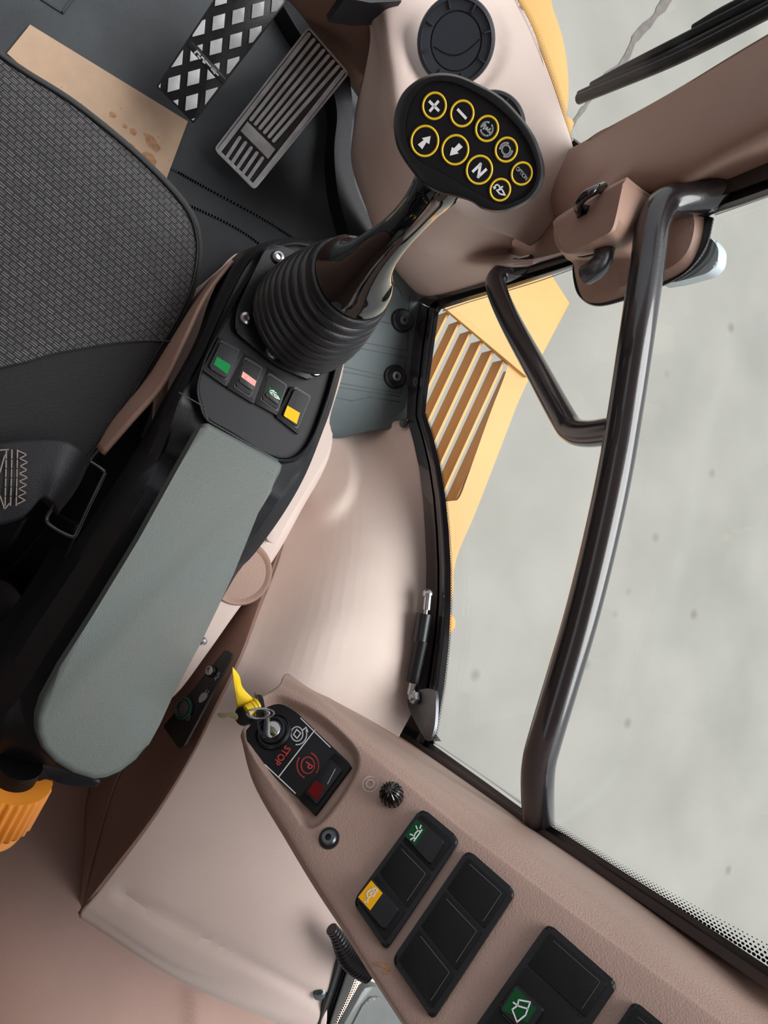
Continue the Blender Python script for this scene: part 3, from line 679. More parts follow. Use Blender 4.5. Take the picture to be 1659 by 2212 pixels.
# ------------------------------------------------------------ pedals
bq = [(337, 187), (418, 268), (662, -52), (560, -148)]
BP = pl3((337, 187, .13), (418, 268, .12), (600, -60, .24))
bpd = thing('brake_pedal', 'wide brake pedal with worn diamond tread, top left', 'pedal', P(380, 230, 0))
slab('pedal_plate', rnd(bq, 4), BP, .02, M['rubber'], bpd, bev=.002)
dia = []; inner = [(342, 187), (417, 261), (656, -52), (560, -142)]
for i in range(-8, 9):
    for j in range(-5, 9):
        x = 421+i*42.5+j*4.3; y = 167-i*13.2-j*53.2
        x += (j > 0)*j*1.5; 
        c = [(x-14.5, y-11.5), (x+11.5, y-19), (x+11.5-2.5, y+12.5), (x-14.5-2.5, y+19.5)]
        c = clip(c, inner)
        if len(c) < 3: continue
        # leave the name bar free
        bar = [(402, 98), (414, 86), (492, 172), (480, 184)]
        inb = clip(c, bar)
        if len(inb) >= 3:
            # keep what lies on both sides of the bar
            s1 = clip(c, [(402, 98), (480, 184), (400, 300), (300, 180)]); s2 = clip(c, [(414, 86), (492, 172), (600, 100), (520, 0)])
            for s in (s1, s2):
                if len(s) >= 3: dia.append(s)
        else: dia.append(c)
def okpoly(c):
    c2_ = []
    for p in c:
        if not c2_ or math.dist(p, c2_[-1]) > .6: c2_.append(p)
    if len(c2_) > 2 and math.dist(c2_[0], c2_[-1]) < .6: c2_.pop()
    if len(c2_) < 3: return None
    a = abs(sum(c2_[i][0]*c2_[(i+1) % len(c2_)][1]-c2_[(i+1) % len(c2_)][0]*c2_[i][1] for i in range(len(c2_))))/2
    return c2_ if a > 14 else None
dia = [d for d in map(okpoly, dia) if d]
tread = slabs('diamond_tread', dia, BP.off(.004), .005, M['alu'], bpd, bev=.0006)
nb = slab('name_bar', rnd([(404, 96), (413, 87), (491, 172), (481, 183)], 5), BP.off(.003), .004, M['rubber'], bpd, bev=.001)
strokes('embossed_letters', [[(421, 114), (426, 110), (432, 118)], [(436, 123), (441, 128), (439, 134)], [(442, 136), (445, 132), (451, 140)], [(454, 142), (454.6, 143.5)], [(457, 149), (459, 146.5), (461, 149), (458, 151)], [(461, 154), (465, 152), (466, 155), (463, 158)], [(468, 159), (471, 162)], [(428, 121), (432, 126)]], .0025, BP.off(.0035), M['alu'], nb, t=.001)
gq = [(465, 322), (667, 60), (752, 158), (549, 408)]
GP = pl3((465, 322, .07), (549, 408, .07), (710, 110, .17))
gpd = thing('accelerator_pedal', 'long ribbed aluminium accelerator pedal right of the brake', 'pedal', P(540, 370, 0))
slab('pedal_base', rnd([(470, 318), (660, 72), (742, 160), (548, 400)], 8), GP.off(-.012), .03, M['black'], gpd, bev=.003, grow=-.05)
slab('pedal_plate', rnd(gq, 8), GP, .012, M['alud'], gpd, bev=.003)
z2 = lambda x, y: (330+x*.28332, y*.28332)
def cap(a, b, wd):
    d = Vector((b[0]-a[0], b[1]-a[1])); d.normalize(); s = Vector((-d.y, d.x))*wd/2; ang = math.degrees(math.atan2(d.y, d.x))
    return arc(b[0], b[1], wd/2, wd/2, ang-90, ang+90, 5)+arc(a[0], a[1], wd/2, wd/2, ang+90, ang+270, 5)
for i in range(8):
    t_ = i/7; a = lerp2((1190, 262), (1452, 548), t_); b = lerp2((690, 915), (960, 1110), t_) if i > 1 else lerp2((560, 1120), (960, 1110), t_*.9)
    b = lerp2((715, 880), (958, 1105), t_)
    if i == 0: b = (505, 1150)
    if i == 7: b = (770, 1415)
    slab('tread_rib', cap(z2(*a), z2(*b), 8.2 if i not in (0, 7) else 10), GP.off(.0035), .004, M['alu'], gpd, bev=.0008)
for i in range(5):
    t_ = (i+1)/6.; a = lerp2((620, 1010), (880, 1245), t_); b = lerp2((520, 1165), (770, 1400), t_)
    slab('tread_rib', cap(z2(*a), z2(*b), 8), GP.off(.0035), .004, M['alu'], gpd, bev=.0008)
slab('tread_rib', cap(z2(505, 1160), z2(765, 1415), 8), GP.off(.003), .004, M['alu'], gpd, bev=.0008)
slab('badge_block', [z2(*p) for p in ((722, 925), (936, 1138), (880, 1212), (668, 998))], GP.off(.0045), .005, M['alu'], gpd, bev=.0008)
tube('rim', [GP.off(.001).hit(*p) for p in rnd(gq, 8, 3)], .002, M['alu'], gpd, n=1, seg=6, closed=True)
# ------------------------------------------------------------ vents
VN = thing('air_vent', 'large round black air vent on the front console, fully visible', 'air vent', P(985, 90, .55))
def vent(root, px, py, z, R_):
    c = P(px, py, z); n = (CAM-c).normalized(); u, v = basis(n)
    lathe('bezel', c, n, [(R_*1.0, -.012), (R_, .002), (R_*.97, .007), (R_*.90, .008), (R_*.88, .0045), (R_*.66, .0035), (R_*.645, .001), (R_*.60, .0015), (0, .0015)], M['vent'], root, seg=56)
    pl = Plane(c+n*.0065, n)
    rp = lambda a, r: c+n*.002+(u*math.cos(math.radians(a))+v*math.sin(math.radians(a)))*r*R_
    bm = bmesh.new()
    prism(bm, [rp(a*6, .62)+n*.002 for a in range(60)], n, .004, .0012)
    fl = fin(bm, 'flap_disc', M['vent'], root)
    sweep('flap_seam', [rp(200-i*6+20, .0)+Vector() if False else c+n*.0042+(u*(-.60+1.16*i/16)+v*(-.02+.26*math.sin(math.pi*i/16)+.10*i/16))*R_ for i in range(17)], .0008, M['seal'], fl, seg=6)
    for k in range(8):
        a = k*45+12
        d = (u*math.cos(math.radians(a))+v*math.sin(math.radians(a))); s = n.cross(d)
        bm = bmesh.new(); q = [c+n*.0075+d*R_*.70+s*.0012, c+n*.0075+d*R_*.93+s*.0012, c+n*.0075+d*R_*.93-s*.0012, c+n*.0075+d*R_*.70-s*.0012]
        prism(bm, q, n, .004, .0006); fin(bm, 'index_rib', M['vent'], root)
vent(VN, 985, 90, .592, .0475)
v2 = thing('air_vent', 'smaller round air vent half hidden behind the joystick keypad', 'air vent', P(1068, 272, .55))
vent(v2, 1060, 280, .585, .044)
c = W.off(.012).hit(952, 622); t = thing('trim_screw', 'lower of the two dark screws along the edge of the front pillar trim', 'screw', c)
lathe('head', c, (CAM-c).normalized(), [(.0075, -.008), (.0075, .001), (.005, .0035), (.003, .0035), (.0025, .001), (0, .001)], M['bolt'], t, seg=20)
c = W.off(.012).hit(1056, 579); t = thing('trim_screw', 'upper of the two dark screws along the edge of the front pillar trim', 'screw', c)
lathe('head', c, (CAM-c).normalized(), [(.0075, -.008), (.0075, .001), (.005, .0035), (.003, .0035), (.0025, .001), (0, .001)], M['bolt'], t, seg=20)
# ============================================================ SEAT
st = thing('operator_seat', 'dark grey fabric operator seat cushion with woven centre', 'seat', P(100, 700, 0))
edge = c2([(-220, -40), (-60, 60), (0, 108), (60, 150), (150, 206), (240, 275), (320, 345), (385, 412), (422, 465), (436, 515), (436, 560), (425, 620), (395, 690), (350, 765), (300, 850), (250, 925), (205, 985), (150, 1030), (-60, 1040), (-260, 1000), (-300, 500)], 6)
def inset(poly, cx, cy, k, px_): 
    out = []; m = len(poly)
    for i, (x, y) in enumerate(poly):
        ax, ay = poly[i-1]; bx, by = poly[(i+1) % m]; tx, ty = bx-ax, by-ay; L = math.hypot(tx, ty) or 1
        nx, ny = -ty/L, tx/L
        if (cx-x)*nx+(cy-y)*ny < 0 and False: nx, ny = -nx, -ny
        out.append((x+nx*px_, y+ny*px_))
    return out
SZ = .46
ei = lambda d: inset(edge, 0, 500, 1, d)
tst = ei(10); sgn = 1 if sdist(tst[30][0], tst[30][1], edge) < 0 else -1
E_ = lambda d: ei(d*sgn)
rings('cushion_border', [[(a, b, SZ-.12) for a, b in E_(10)], [(a, b, SZ-.03) for a, b in E_(0)], [(a, b, SZ-.012) for a, b in E_(2)], [(a, b, SZ-.004) for a, b in E_(6)], [(a, b, SZ-.004) for a, b in E_(13)]], M['twill'], st, n=0, smooth=False, angle=60)
sweep('piping', resample([P(a, b, SZ-.002) for a, b in E_(11)], 220, True), .0015, M['seal'], st, seg=8, closed=True)
# woven field and plain rear field meet on a stepped seam
ctr = (60, 560)
def dome(px, py):
    d = -sdist(px, py, edge); return .014*(1-math.exp(-max(0, d-18)/60))
W1 = E_(12)
seam = [(-300, 880), (-100, 830), (0, 796), (60, 782), (115, 765), (170, 755), (230, 744), (290, 738), (345, 737), (420, 742)]
def field(name, keep_front, m):
    bm = bmesh.new(); step = 14; vs = {}
    def sy(x):
        for (ax, ay), (bx, by) in zip(seam, seam[1:]):
            if ax <= x <= bx: return ay+(by-ay)*(x-ax)/(bx-ax)
        return seam[0][1] if x < seam[0][0] else seam[-1][1]
    # columns in x between outline top/bottom and the seam
    xs = list(range(-290, 422, 8))+[424, 427, 430]
    cols = []
    for x in xs:
        ys = []
        m_ = len(W1)
        for i in range(m_):
            ax, ay = W1[i]; bx, by = W1[(i+1) % m_]
            if (ax > x) != (bx > x): ys.append(ay+(by-ay)*(x-ax)/(bx-ax))
        if len(ys) < 2: continue
        y0, y1 = min(ys), max(ys); s = sy(x)
        a, b = (y0, min(s, y1)) if keep_front else (max(s, y0), y1)
        if b-a < 2: continue
        n = 40; col = []
        for k in range(n+1):
            y = a+(b-a)*k/n; z = SZ-.0035+dome(x, y)
            if not keep_front: z += .0005
            col.append(bm.verts.new(P(x, y, z)))
        cols.append(col)
    for c1, c_2 in zip(cols, cols[1:]):
        for k in range(len(c1)-1): bm.faces.new((c1[k], c_2[k], c_2[k+1], c1[k+1]))
    return fin(bm, name, m, st, True, 60)
field('woven_top', True, M['weave']); field('plain_top', False, M['twill'])
tube('seam', [(x, y, SZ+dome(x, y)-.0025) for x, y in seam[1:-1]]+[(375, 738, SZ+.003)], .0012, M['seal'], st, n=4, seg=6)
slab('seat_base', rnd([(-260, 1020), (150, 1000), (235, 950), (300, 940), (330, 960), (250, 1150), (120, 1330), (60, 1440), (-40, 1600), (-300, 1600)], 20), .20, .19, M['blackd'], st, bev=.02, seg=3)
slab('side_valance', c2([(240, 930), (305, 850), (330, 860), (310, 930), (235, 1090), (150, 1250), (60, 1420), (-30, 1520), (-60, 1440), (60, 1270), (170, 1080)], 4), .36, .2, M['blackd'], st, bev=.01)
rings('bolster_hinge', [[(a, b, z) for a, b in c2(q, 4)] for q, z in (([(-120, 1220), (0, 1225), (60, 1270), (75, 1330), (40, 1400), (-120, 1440)], .2), ([(-120, 1232), (0, 1240), (55, 1280), (66, 1330), (36, 1385), (-120, 1420)], .34), ([(-120, 1245), (0, 1252), (44, 1285), (50, 1322), (25, 1340), (-120, 1290)], .355), ([(-120, 1262), (-5, 1262), (30, 1285), (34, 1305), (10, 1310), (-120, 1280)], .352))], M['black'], st, n=60, smooth=False)
# ------------------------------------------------------------ seat belt
sb = thing('seat_belt', 'dark seat belt webbing with light zigzag stitching at left edge', 'seat belt', P(80, 1040, .45))
BZ = .50
loft('webbing', [
 [(-80, 962, BZ-.01), (-80, 1050, BZ), (-80, 1150, BZ-.01)],
 [(0, 957, BZ), (-4, 1040, BZ+.005), (-8, 1136, BZ-.005)],
 [(55, 951, BZ+.003), (45, 1030, BZ+.008), (50, 1118, BZ)],
 [(110, 950, BZ+.006), (95, 1015, BZ+.010), (88, 1078, BZ+.004)],
 [(150, 956, BZ+.006), (130, 1020, BZ+.010), (105, 1080, BZ+.006)],
 [(180, 974, BZ-.002), (155, 1035, BZ+.0), (119, 1092, BZ-.002)],
 [(192, 992, BZ-.02), (165, 1052, BZ-.02), (124, 1106, BZ-.02)],
 [(188, 998, BZ-.04), (160, 1055, BZ-.04), (122, 1110, BZ-.04)],
 [(120, 1010, BZ-.045), (100, 1050, BZ-.045), (90, 1080, BZ-.045)]], M['web'], sb, nu=20, nv=5, thick=.002)
zb = BZ+.0085
def beltstroke(lines, wd=.0011): return strokes('stitching', lines, wd, zb, M['stitch'], sb, t=.0008)
tube_rows = []
for x in (12, 24, 36): tube_rows.append([(x+2-1.5*k/3, 972+k*20) for k in range(7)])
zz = [(x_, 974+i*8.2) for i, x_ in enumerate([40, 58, 42, 60, 43, 59, 41, 60, 41, 58, 40, 57, 39, 54, 38])]
beltstroke(tube_rows+[zz, [(-10, 973), (18, 971)], [(-10, 1095), (0, 1070), (10, 1100), (20, 1088)], [(0, 1020), (10, 985), (14, 980)]])
# dark knots of thread along the fold
tube('wire_loop', [(120, 1088, BZ-.03), (105, 1110, BZ-.03), (101, 1122, BZ-.03), (106, 1132, BZ-.028), (128, 1147, BZ-.027), (154, 1159, BZ-.026), (162, 1157, BZ-.026), (168, 1146, BZ-.026), (196, 1085, BZ-.024), (223, 1030, BZ-.022), (226, 1022, BZ-.022), (221, 1014, BZ-.022), (196, 998, BZ-.03)], .0021, M['zinc'], sb, n=5, seg=10)
loft('strap', [[(118, 1105, .40), (168, 1130, .41)], [(95, 1140, .36), (150, 1190, .37)], [(20, 1225, .30), (85, 1275, .31)], [(-80, 1300, .25), (-10, 1350, .25)]], M['blackd'], sb, nu=8, nv=6, thick=.003)
loft('strap', [[(10, 1100, .38), (60, 1120, .38)], [(-30, 1180, .34), (20, 1190, .34)], [(-100, 1280, .28), (-50, 1290, .28)]], M['blackd'], sb, nu=6, nv=6, thick=.003)
# ============================================================ ARMREST CONSOLE
pod = thing('armrest_console', 'black control console with grey padded armrest on a beige base', 'console', P(450, 1100, .05))
# beige base
b0 = [(470, 588), (520, 545), (600, 560), (690, 620), (745, 760), (712, 905), (719, 940), (712, 985), (690, 1035), (655, 1095), (610, 1178), (560, 1255), (505, 1330), (445, 1415), (380, 1500), (320, 1540), (320, 1500), (330, 1300), (340, 1080), (350, 900), (370, 745), (415, 640)]
b1 = [(455, 612), (520, 565), (600, 570), (690, 630), (735, 760), (700, 900), (706, 940), (700, 980), (678, 1030), (645, 1090), (600, 1168), (550, 1245), (495, 1320), (435, 1405), (370, 1490), (310, 1530), (310, 1490), (320, 1300), (330, 1080), (340, 890), (360, 760), (400, 665)]
def zshape(r, z, z2): # lower towards the front
    return [(a, b, z) for a, b in r]
b3 = [(cx_+(a-cx_)*.93, cy_+(b-cy_)*.97) for (a, b) in b0 for cx_, cy_ in [(450, 1050)]]
rings('base', [zshape([(a-10, b-6) for a, b in b1], .06, 0), zshape(b1, .30, 0), zshape(b0, .355, 0), zshape([(a-2, b) for a, b in b0], .368, 0), zshape(b3, .375, 0)], M['tan'], pod, n=120)
# raised ledge on the beige base under the right flank
slab('base_ledge', c2([(650, 905), (700, 900), (716, 935), (708, 978), (672, 1040), (630, 1110), (597, 1168), (588, 1172), (574, 1158), (560, 1080)], 5), (.404), .036, M['tan'], pod, bev=.004, seg=4)
cpw = P(520, 1238, .377)
lathe('cup_recess', cpw, Vector((0, 0, 1)), [(.046, .000), (.044, .003), (.040, .0025), (.034, -.002), (.026, -.004), (0, -.004)], M['tan2'], pod, seg=48)
c = P(438, 1384, .379); s_ = lathe('screw', c, Vector((0, 0, 1)), [(.006, 0), (.0055, .004), (.003, .006), (0, .0062)], M['steel'], pod, seg=20)
# brown flank on the left of the base, in front of the cushion edge
loft('base_flank', [[(500, 560, .52), (440, 640, .52), (395, 735, .52), (350, 830, .51), (285, 905, .50), (220, 980, .48)], [(470, 588, .47), (418, 660, .47), (375, 730, .47), (320, 815, .46), (255, 880, .44), (190, 950, .42)], [(455, 600, .37), (400, 665, .36), (345, 745, .36), (290, 820, .35), (230, 885, .33), (160, 960, .3)]], M['tan2'], pod, nu=40, nv=6)
# black shell
o0 = [(500, 560), (545, 535), (600, 532), (650, 528), (690, 545), (730, 600), (745, 680), (722, 780), (690, 870), (672, 930), (636, 1010), (600, 1080), (548, 1160), (500, 1240), (412, 1370), (325, 1490), (240, 1590), (100, 1590), (-40, 1530), (10, 1400), (110, 1250), (225, 1080), (300, 960), (360, 850), (420, 740), (455, 640)]
o1 = [(520, 560), (556, 530), (600, 516), (652, 514), (703, 533), (748, 600), (764, 690), (738, 800), (716, 880), (698, 930), (660, 1025), (612, 1110), (550, 1196), (508, 1245), (422, 1400), (340, 1540), (255, 1670), (110, 1655), (-30, 1600), (20, 1450), (120, 1290), (240, 1110), (318, 985), (376, 852), (430, 745), (475, 645)]
o2 = [(538, 562), (566, 538), (606, 523), (652, 520), (698, 540), (741, 605), (756, 690), (730, 800), (708, 880), (688, 930), (652, 1012), (602, 1100), (540, 1186), (498, 1238), (412, 1390), (330, 1530), (250, 1648), (115, 1640), (0, 1575), (60, 1450), (165, 1290), (275, 1110), (345, 985), (390, 858), (440, 760), (490, 650)]
zf = lambda r, f, bk: [(a, b, f+(bk-f)*sst(985, 1060, b)) for a, b in r]
rings('shell', [zf(o0, .45, .48), zf(o0, .49, .52), zf(o1, .545, .565), zf(o2, .555, .578), zf([(450+(a-450)*.93, 1000+(b-1000)*.965) for a, b in o2], .553, .584)], M['black'], pod, n=150)
# recessed panel: rim and floor
ri_ = [(572, 556), (604, 534), (652, 529), (694, 548), (735, 610), (748, 690), (722, 800), (702, 870), (676, 940), (650, 978), (615, 992), (570, 978), (500, 935), (450, 905), (434, 868), (430, 830), (446, 775), (480, 708), (520, 635)]
rq = [(450, 600+0)] 
rr_o = c2(ri_, 6); cc = (590, 750)
shr = lambda k: [(cc[0]+(a-cc[0])*k, cc[1]+(b-cc[1])*k) for a, b in rr_o]
rings('panel_rim', [[(a, b, .552) for a, b in shr(1.05)], [(a, b, .566) for a, b in shr(1.035)], [(a, b, .568) for a, b in shr(1.02)], [(a, b, .567) for a, b in shr(1.0)], [(a, b, .558) for a, b in shr(.985)]], M['black'], pod, n=0, smooth=False, cap=False)
PZ = .559
slab('switch_plate', shr(.988), PZ, .01, M['panel'], pod)
strokes('panel_seam', [[(388, 848), (440, 878), (450, 908)], [(448, 908), (600, 994)]], .0012, .5865, M['seal'], pod, t=.001)
# rockers
def quadin(q, k):
    cx_ = sum(p[0] for p in q)/4; cy_ = sum(p[1] for p in q)/4; return [(cx_+(x-cx_)*k, cy_+(y-cy_)*k) for x, y in q]
rk = [([(474, 727), (527, 762), (489, 836), (437, 799)], [(478, 738), (515, 758), (489, 818), (451, 794)], [(469, 770), (499, 789), (491, 809), (462, 787)], 'green', 'rocker switch with green lens, first of the row'),
      ([(527, 762), (577, 792), (549, 873), (489, 836)], [(530, 775), (565, 796), (540, 855), (508, 833)], [(525, 802), (554, 823), (550, 835), (521, 814)], 'pink', 'rocker switch with pink lens, second of the row'),
      ([(577, 792), (625, 822), (599, 898), (549, 870)], [(582, 809), (618, 833), (599, 885), (565, 861)], [(581, 834), (609, 853), (605, 867), (578, 846)], 'greend', 'rocker switch with dark green printed lens, third of the row'),
      ([(630, 834), (670, 855), (645, 939), (596, 900)], [(638, 839), (669, 858), (643, 922), (610, 898)], [(621, 876), (648, 892), (641, 916), (613, 898)], 'orange', 'rocker switch with amber lens, last of the row')]
for i, (fr, cp_, ln, mc, lab) in enumerate(rk):
    fo = slab('rocker_switch', rnd(fr, 3), PZ+.005, .008, M['blackd'], pod, bev=.0012); fo['label'] = 'black '+lab
    hi = i in (0, 3)
    slab('rocker_gap', rnd(quadin(cp_, 1.12), 5), PZ+.0055, .002, M['seal'], fo)
    slab('rocker_cap', rnd(quadin(cp_, 1.0), 5), PZ+(.0085 if hi else .0068), .006, M['panel'] if hi else M['blackd'], fo, bev=.0015, seg=3)
    slab('lens', ln, PZ+(.0089 if hi else .0073), .002, M[mc], fo)
    if not hi:
        q0, q1, q2, q3 = cp_[3], cp_[2], ln[2], ln[3]
        slab('press_ridge', rnd([lerp2(q3, q2, .04), lerp2(q3, q2, .94), lerp2(q2, q1, .45), lerp2(q3, q0, .45)], 3), PZ+.0088, .003, M['black'], fo, bev=.0012, seg=3)
    if i == 1:
        strokes('lens_mark', [arc(537, 818, 7, 4, 20, 330, 12, 30), [(535, 816), (541, 822)]], .0006, PZ+.0075, M['pinkl'], fo)
    if i == 2:
        strokes('lens_mark', [[(584, 843), (592, 844)], [(586, 847), (600, 855), (604, 863)], [(589, 845), (597, 849)], [(583, 846), (590, 856), (602, 862)], [(592, 853), (595, 856)], [(597, 856), (600, 859)]], .0008, PZ+.0075, M['white'], fo)
# boot base plate and bolts
# grey armrest pad
AP = pl3((440, 912, .612), (612, 1004, .612), (200, 1660, .665))
pad_o = rnd([(440, 909), (614, 1006)], 1)[:0]+[(452, 912), (604, 994), (612, 1003), (609, 1018), (586, 1062), (558, 1108), (506, 1237), (468, 1318), (435, 1387), (375, 1500), (345, 1566), (322, 1608), (296, 1642), (262, 1668), (232, 1681), (205, 1685), (160, 1672), (120, 1648), (92, 1618), (80, 1585), (80, 1550), (92, 1510), (130, 1440), (200, 1330), (300, 1165), (380, 1020), (434, 924), (441, 913)]
slab('armrest_pad', pad_o, AP, .030, M['pad'], pod, bev=.014, seg=7, angle=80)
slab('pad_tray', [(200+(a-200)*1.0-2, b+2) for a, b in pad_o], AP.off(-.025), .035, M['black'], pod, bev=.002, grow=-.06)
kn_c = P(36, 1672, .56)
# dark underside parts by the orange knob
slab('rear_bracket', c2([(60, 1640), (150, 1665), (212, 1682), (212, 1698), (170, 1700), (120, 1690), (110, 1680), (60, 1690)], 4), .56, .03, M['black'], pod, bev=.004)
# ------------------------------------------------------------ orange adjustment knob
kb = thing('adjustment_knob', 'orange ribbed plastic knob below the rear end of the armrest', 'knob', kn_c)
ax = (P(-10, 1757, .54)-P(36, 1672, .56)).normalized()
kp = P(30, 1676, .56)
lathe('grip', kp, ax, [(.038, 0), (.040, .004), (.040, .050), (.037, .054), (.026, .056)], M['knob'], kb, seg=168, rib=28, ribd=-.09, angle=60)
lathe('end_cap', kp+ax*.052, ax, [(.034, 0), (.036, .006), (.034, .016), (.022, .024), (0, .026)], M['knob'], kb, seg=48)
lathe('collar', kp-ax*.016, ax, [(.022, 0), (.022, .018)], M['blackd'], kb, seg=30)
# ============================================================ JOYSTICK
js = thing('joystick', 'glossy black joystick with ribbed rubber boot and keypad head', 'joystick', P(655, 695, .56))
bpq = c2([(592, 530), (630, 540), (720, 600), (745, 690), (720, 770), (697, 800), (672, 818), (655, 815), (600, 790), (555, 755), (516, 722), (509, 705), (512, 670), (528, 630), (560, 565), (574, 540)], 5)
slab('base_plate', bpq, .569, .009, M['black'], js, bev=.002)
for p, z in (((530, 688), 0), ((587, 762), 0), ((681, 800), 0), ((600, 556), 0)):
    c = P(p[0], p[1], .569); lathe('bolt', c, Vector((0, 0, 1)), [(.0078, 0), (.0078, .0015), (.0062, .004), (.0034, .0048), (.003, .002), (0, .002)], M['steel'], js, seg=28)
cb0 = P(657, 694, .572); ct0 = P(762, 604, .682)
nr = 9; prof = []
pts_b = []; rad_b = []
NS = 117
r0_, r1_ = .0625, .0440
for i in range(NS):
    t = i/(NS-1)
    base = r0_+(r1_-r0_)*sst(0, 1.25, t)*1.0+.003*math.sin(math.pi*t)
    ph = (t*nr) % 1.0
    ring_ = .0046*abs(math.sin(math.pi*ph))**.75-.0026
    if t > .93: ring_ = 0
    pts_b.append(cb0.lerp(ct0, t)+Vector((.006, 0, 0))*math.sin(math.pi*t)*0); rad_b.append(base+ring_)
sweep('rubber_boot', pts_b, rad_b, M['rubber'], js, seg=72, angle=80)
hd_c = P(1008, 312, .915)
gp = [ct0+Vector((0, 0, -.004)), ct0+Vector((0, 0, .002))]
gp += [pt((772, 596, .694)), pt((783, 583, .707)), pt((797, 566, .722)), pt((815, 545, .738)), pt((840, 520, .756)), pt((866, 494, .775)), pt((892, 466, .797)), pt((916, 438, .82)), pt((938, 410, .842)), pt((955, 385, .858)), pt((975, 355, .872))]
gr = [.0440, .0442, .0400, .0325, .0262, .0215, .0178, .0160, .0158, .0168, .0190, .0215, .0220]
V = cat(gp, 7); R = [q[0] for q in cat([(g_, 0) for g_ in gr], 7)]
sweep('grip', V, R, M['gloss'], js, seg=48, angle=60)
# little round plug on the neck
HP = Plane(hd_c, (CAM-hd_c).normalized()*.9+Vector((0, 0, 1))*.1)
hd = [(850, 272), (855, 234), (872, 198), (904, 171), (941, 158), (985, 161), (1031, 180), (1086, 212), (1138, 268), (1164, 314), (1177, 363), (1173, 396), (1153, 428), (1120, 449), (1078, 460), (1042, 452), (1018, 436), (985, 426), (950, 418), (915, 400), (893, 374), (872, 345), (857, 315)]
hf = [(876, 276), (883, 234), (902, 200), (935, 178), (985, 182), (1053, 216), (1109, 265), (1142, 314), (1158, 367), (1144, 412), (1102, 436), (1072, 438), (1025, 414), (960, 376), (904, 345), (882, 314)]
HO = c2(hd, 5); HF = c2(hf, 5)
sh = lambda P_, k: [(1010+(a-1010)*k, 310+(b-310)*k) for a, b in P_]
def hring(poly, off): return [HP.off(off).hit(a, b) for a, b in poly]
bm = bmesh.new()
rr = [hring(sh(HO, .80), -.032), hring(sh(HO, .95), -.026), hring(sh(HO, 1.0), -.014), hring(sh(HO, .992), -.004), hring(sh(HO, .965), .001), hring(sh(HO, .935), .0015)]
def rsz(l): return resample(l, 120, True)
inner_ = [hring(sh(HF, 1.015), .0012), hring(HF, -.002)]
def phase(ref, l):
    l = rsz(l); k = min(range(120), key=lambda s: (l[s]-ref[0]).length); l = l[k:]+l[:k]
    return l
A0 = rsz(rr[0]); allr = [A0]
for q in rr[1:]+inner_: allr.append(phase(allr[-1], q))
vv = [[bm.verts.new(p) for p in q] for q in allr]
for a, b in zip(vv, vv[1:]):
    for i in range(120): bm.faces.new((a[i], a[(i+1) % 120], b[(i+1) % 120], b[i]))
bmesh.ops.triangulate(bm, faces=[bm.faces.new(vv[-1]), bm.faces.new(vv[0][::-1])])
fin(bm, 'keypad_head', M['head'], js, True, 45)
KP = HP.off(-.0017)
slab('keypad_membrane', sh(HF, .985), KP, .001, M['keyface'], js)
zz4 = lambda x, y: (830+x*.22303, 140+y*.22303)
def arrow(pts): return [zz4(*p) for p in pts]
btn = [(938, 229, 29, 'plus key'), (998, 245.5, 28.5, 'minus key'), (1051.5, 278, 28, 'key with fan symbol'), (1093, 323.5, 27, 'key with rotating arrows symbol'), (1126.6, 375, 25.5, 'key reading OPTION'), (1080, 410, 25, 'key with bucket symbol'), (917.4, 305, 34, 'key with forward arrow'), (983, 324, 33, 'key with backward arrow'), (1035, 367, 32, 'key with letter N')]
icons = [('s', [[(442, 358), (524, 440)], [(520, 358), (446, 443)]], .0018, 'white'), ('s', [[(716, 436), (788, 514)]], .0018, 'white'),
 ('s', [arc(993, 620, 58, 66, 200, 290, 8), arc(993, 620, 58, 66, 330, 420, 8), arc(993, 620, 58, 66, 80, 170, 8), [(965, 590), (1020, 650)], [(960, 620), (985, 600), (975, 575)], [(1025, 620), (1005, 645), (1030, 660)], [(940, 600), (965, 580)], [(985, 625), (1000, 610)]], .0011, 'grey'),
 ('s', [arc(1180, 823, 40, 46, 0, 360, 20), arc(1180, 823, 60, 68, 190, 290, 8), arc(1180, 823, 60, 68, 10, 110, 8)], .0011, 'grey'),
 None,
 ('s', [[(1098, 1160), (1075, 1170), (1066, 1195)], [(1060, 1185), (1066, 1200), (1078, 1190)], [(1110, 1170), (1125, 1195), (1112, 1205)], [(1125, 1195), (1145, 1180)], [(1090, 1215), (1140, 1205), (1170, 1262), (1120, 1250), (1090, 1215)]], .0010, 'white'),
 ('p', [(450, 690), (436, 768), (408, 752), (368, 818), (325, 772), (382, 728), (364, 710)], 0, 'white'),
 ('p', [(634, 880), (655, 797), (676, 808), (724, 758), (760, 797), (706, 842), (722, 858)], 0, 'white'),
 ('s', [[(862, 1030), (932, 962), (912, 1084), (984, 1016)]], .0019, 'white')]
for (x, y, ry, lab), ic in zip(btn, icons):
    c = KP.hit(x, y); r = ry*(c-CAM).length/F/1.08
    r = ry/F*depth(c)/1.12
    b = lathe('keypad_button', c, KP.n, [(r, -.0005), (r, .0004), (r*.97, .0007), (0, .0007)], M['keyface'], js, seg=48); b['label'] = lab
    u, v = basis(KP.n)
    sweep('button_ring', [c+KP.n*.0007+(u*math.cos(a*math.pi/24)+v*math.sin(a*math.pi/24))*r*.95 for a in range(48)], .00082, M['ring'], b, seg=8, closed=True)
    ip = KP.off(.0012)
    if ic is None:
        text('key_letters', 'OPTION', x+.3, y, 100, 112, 9, ip, M['grey'], b, sx=.78, bold=.00003)
    elif ic[0] == 's': strokes('key_symbol', [[zz4(*p) for p in l] for l in ic[1]], ic[2], ip, M[ic[3]], b)
    else: slab('key_symbol', [zz4(*p) for p in ic[1]], ip, .0003, M['white'], b)
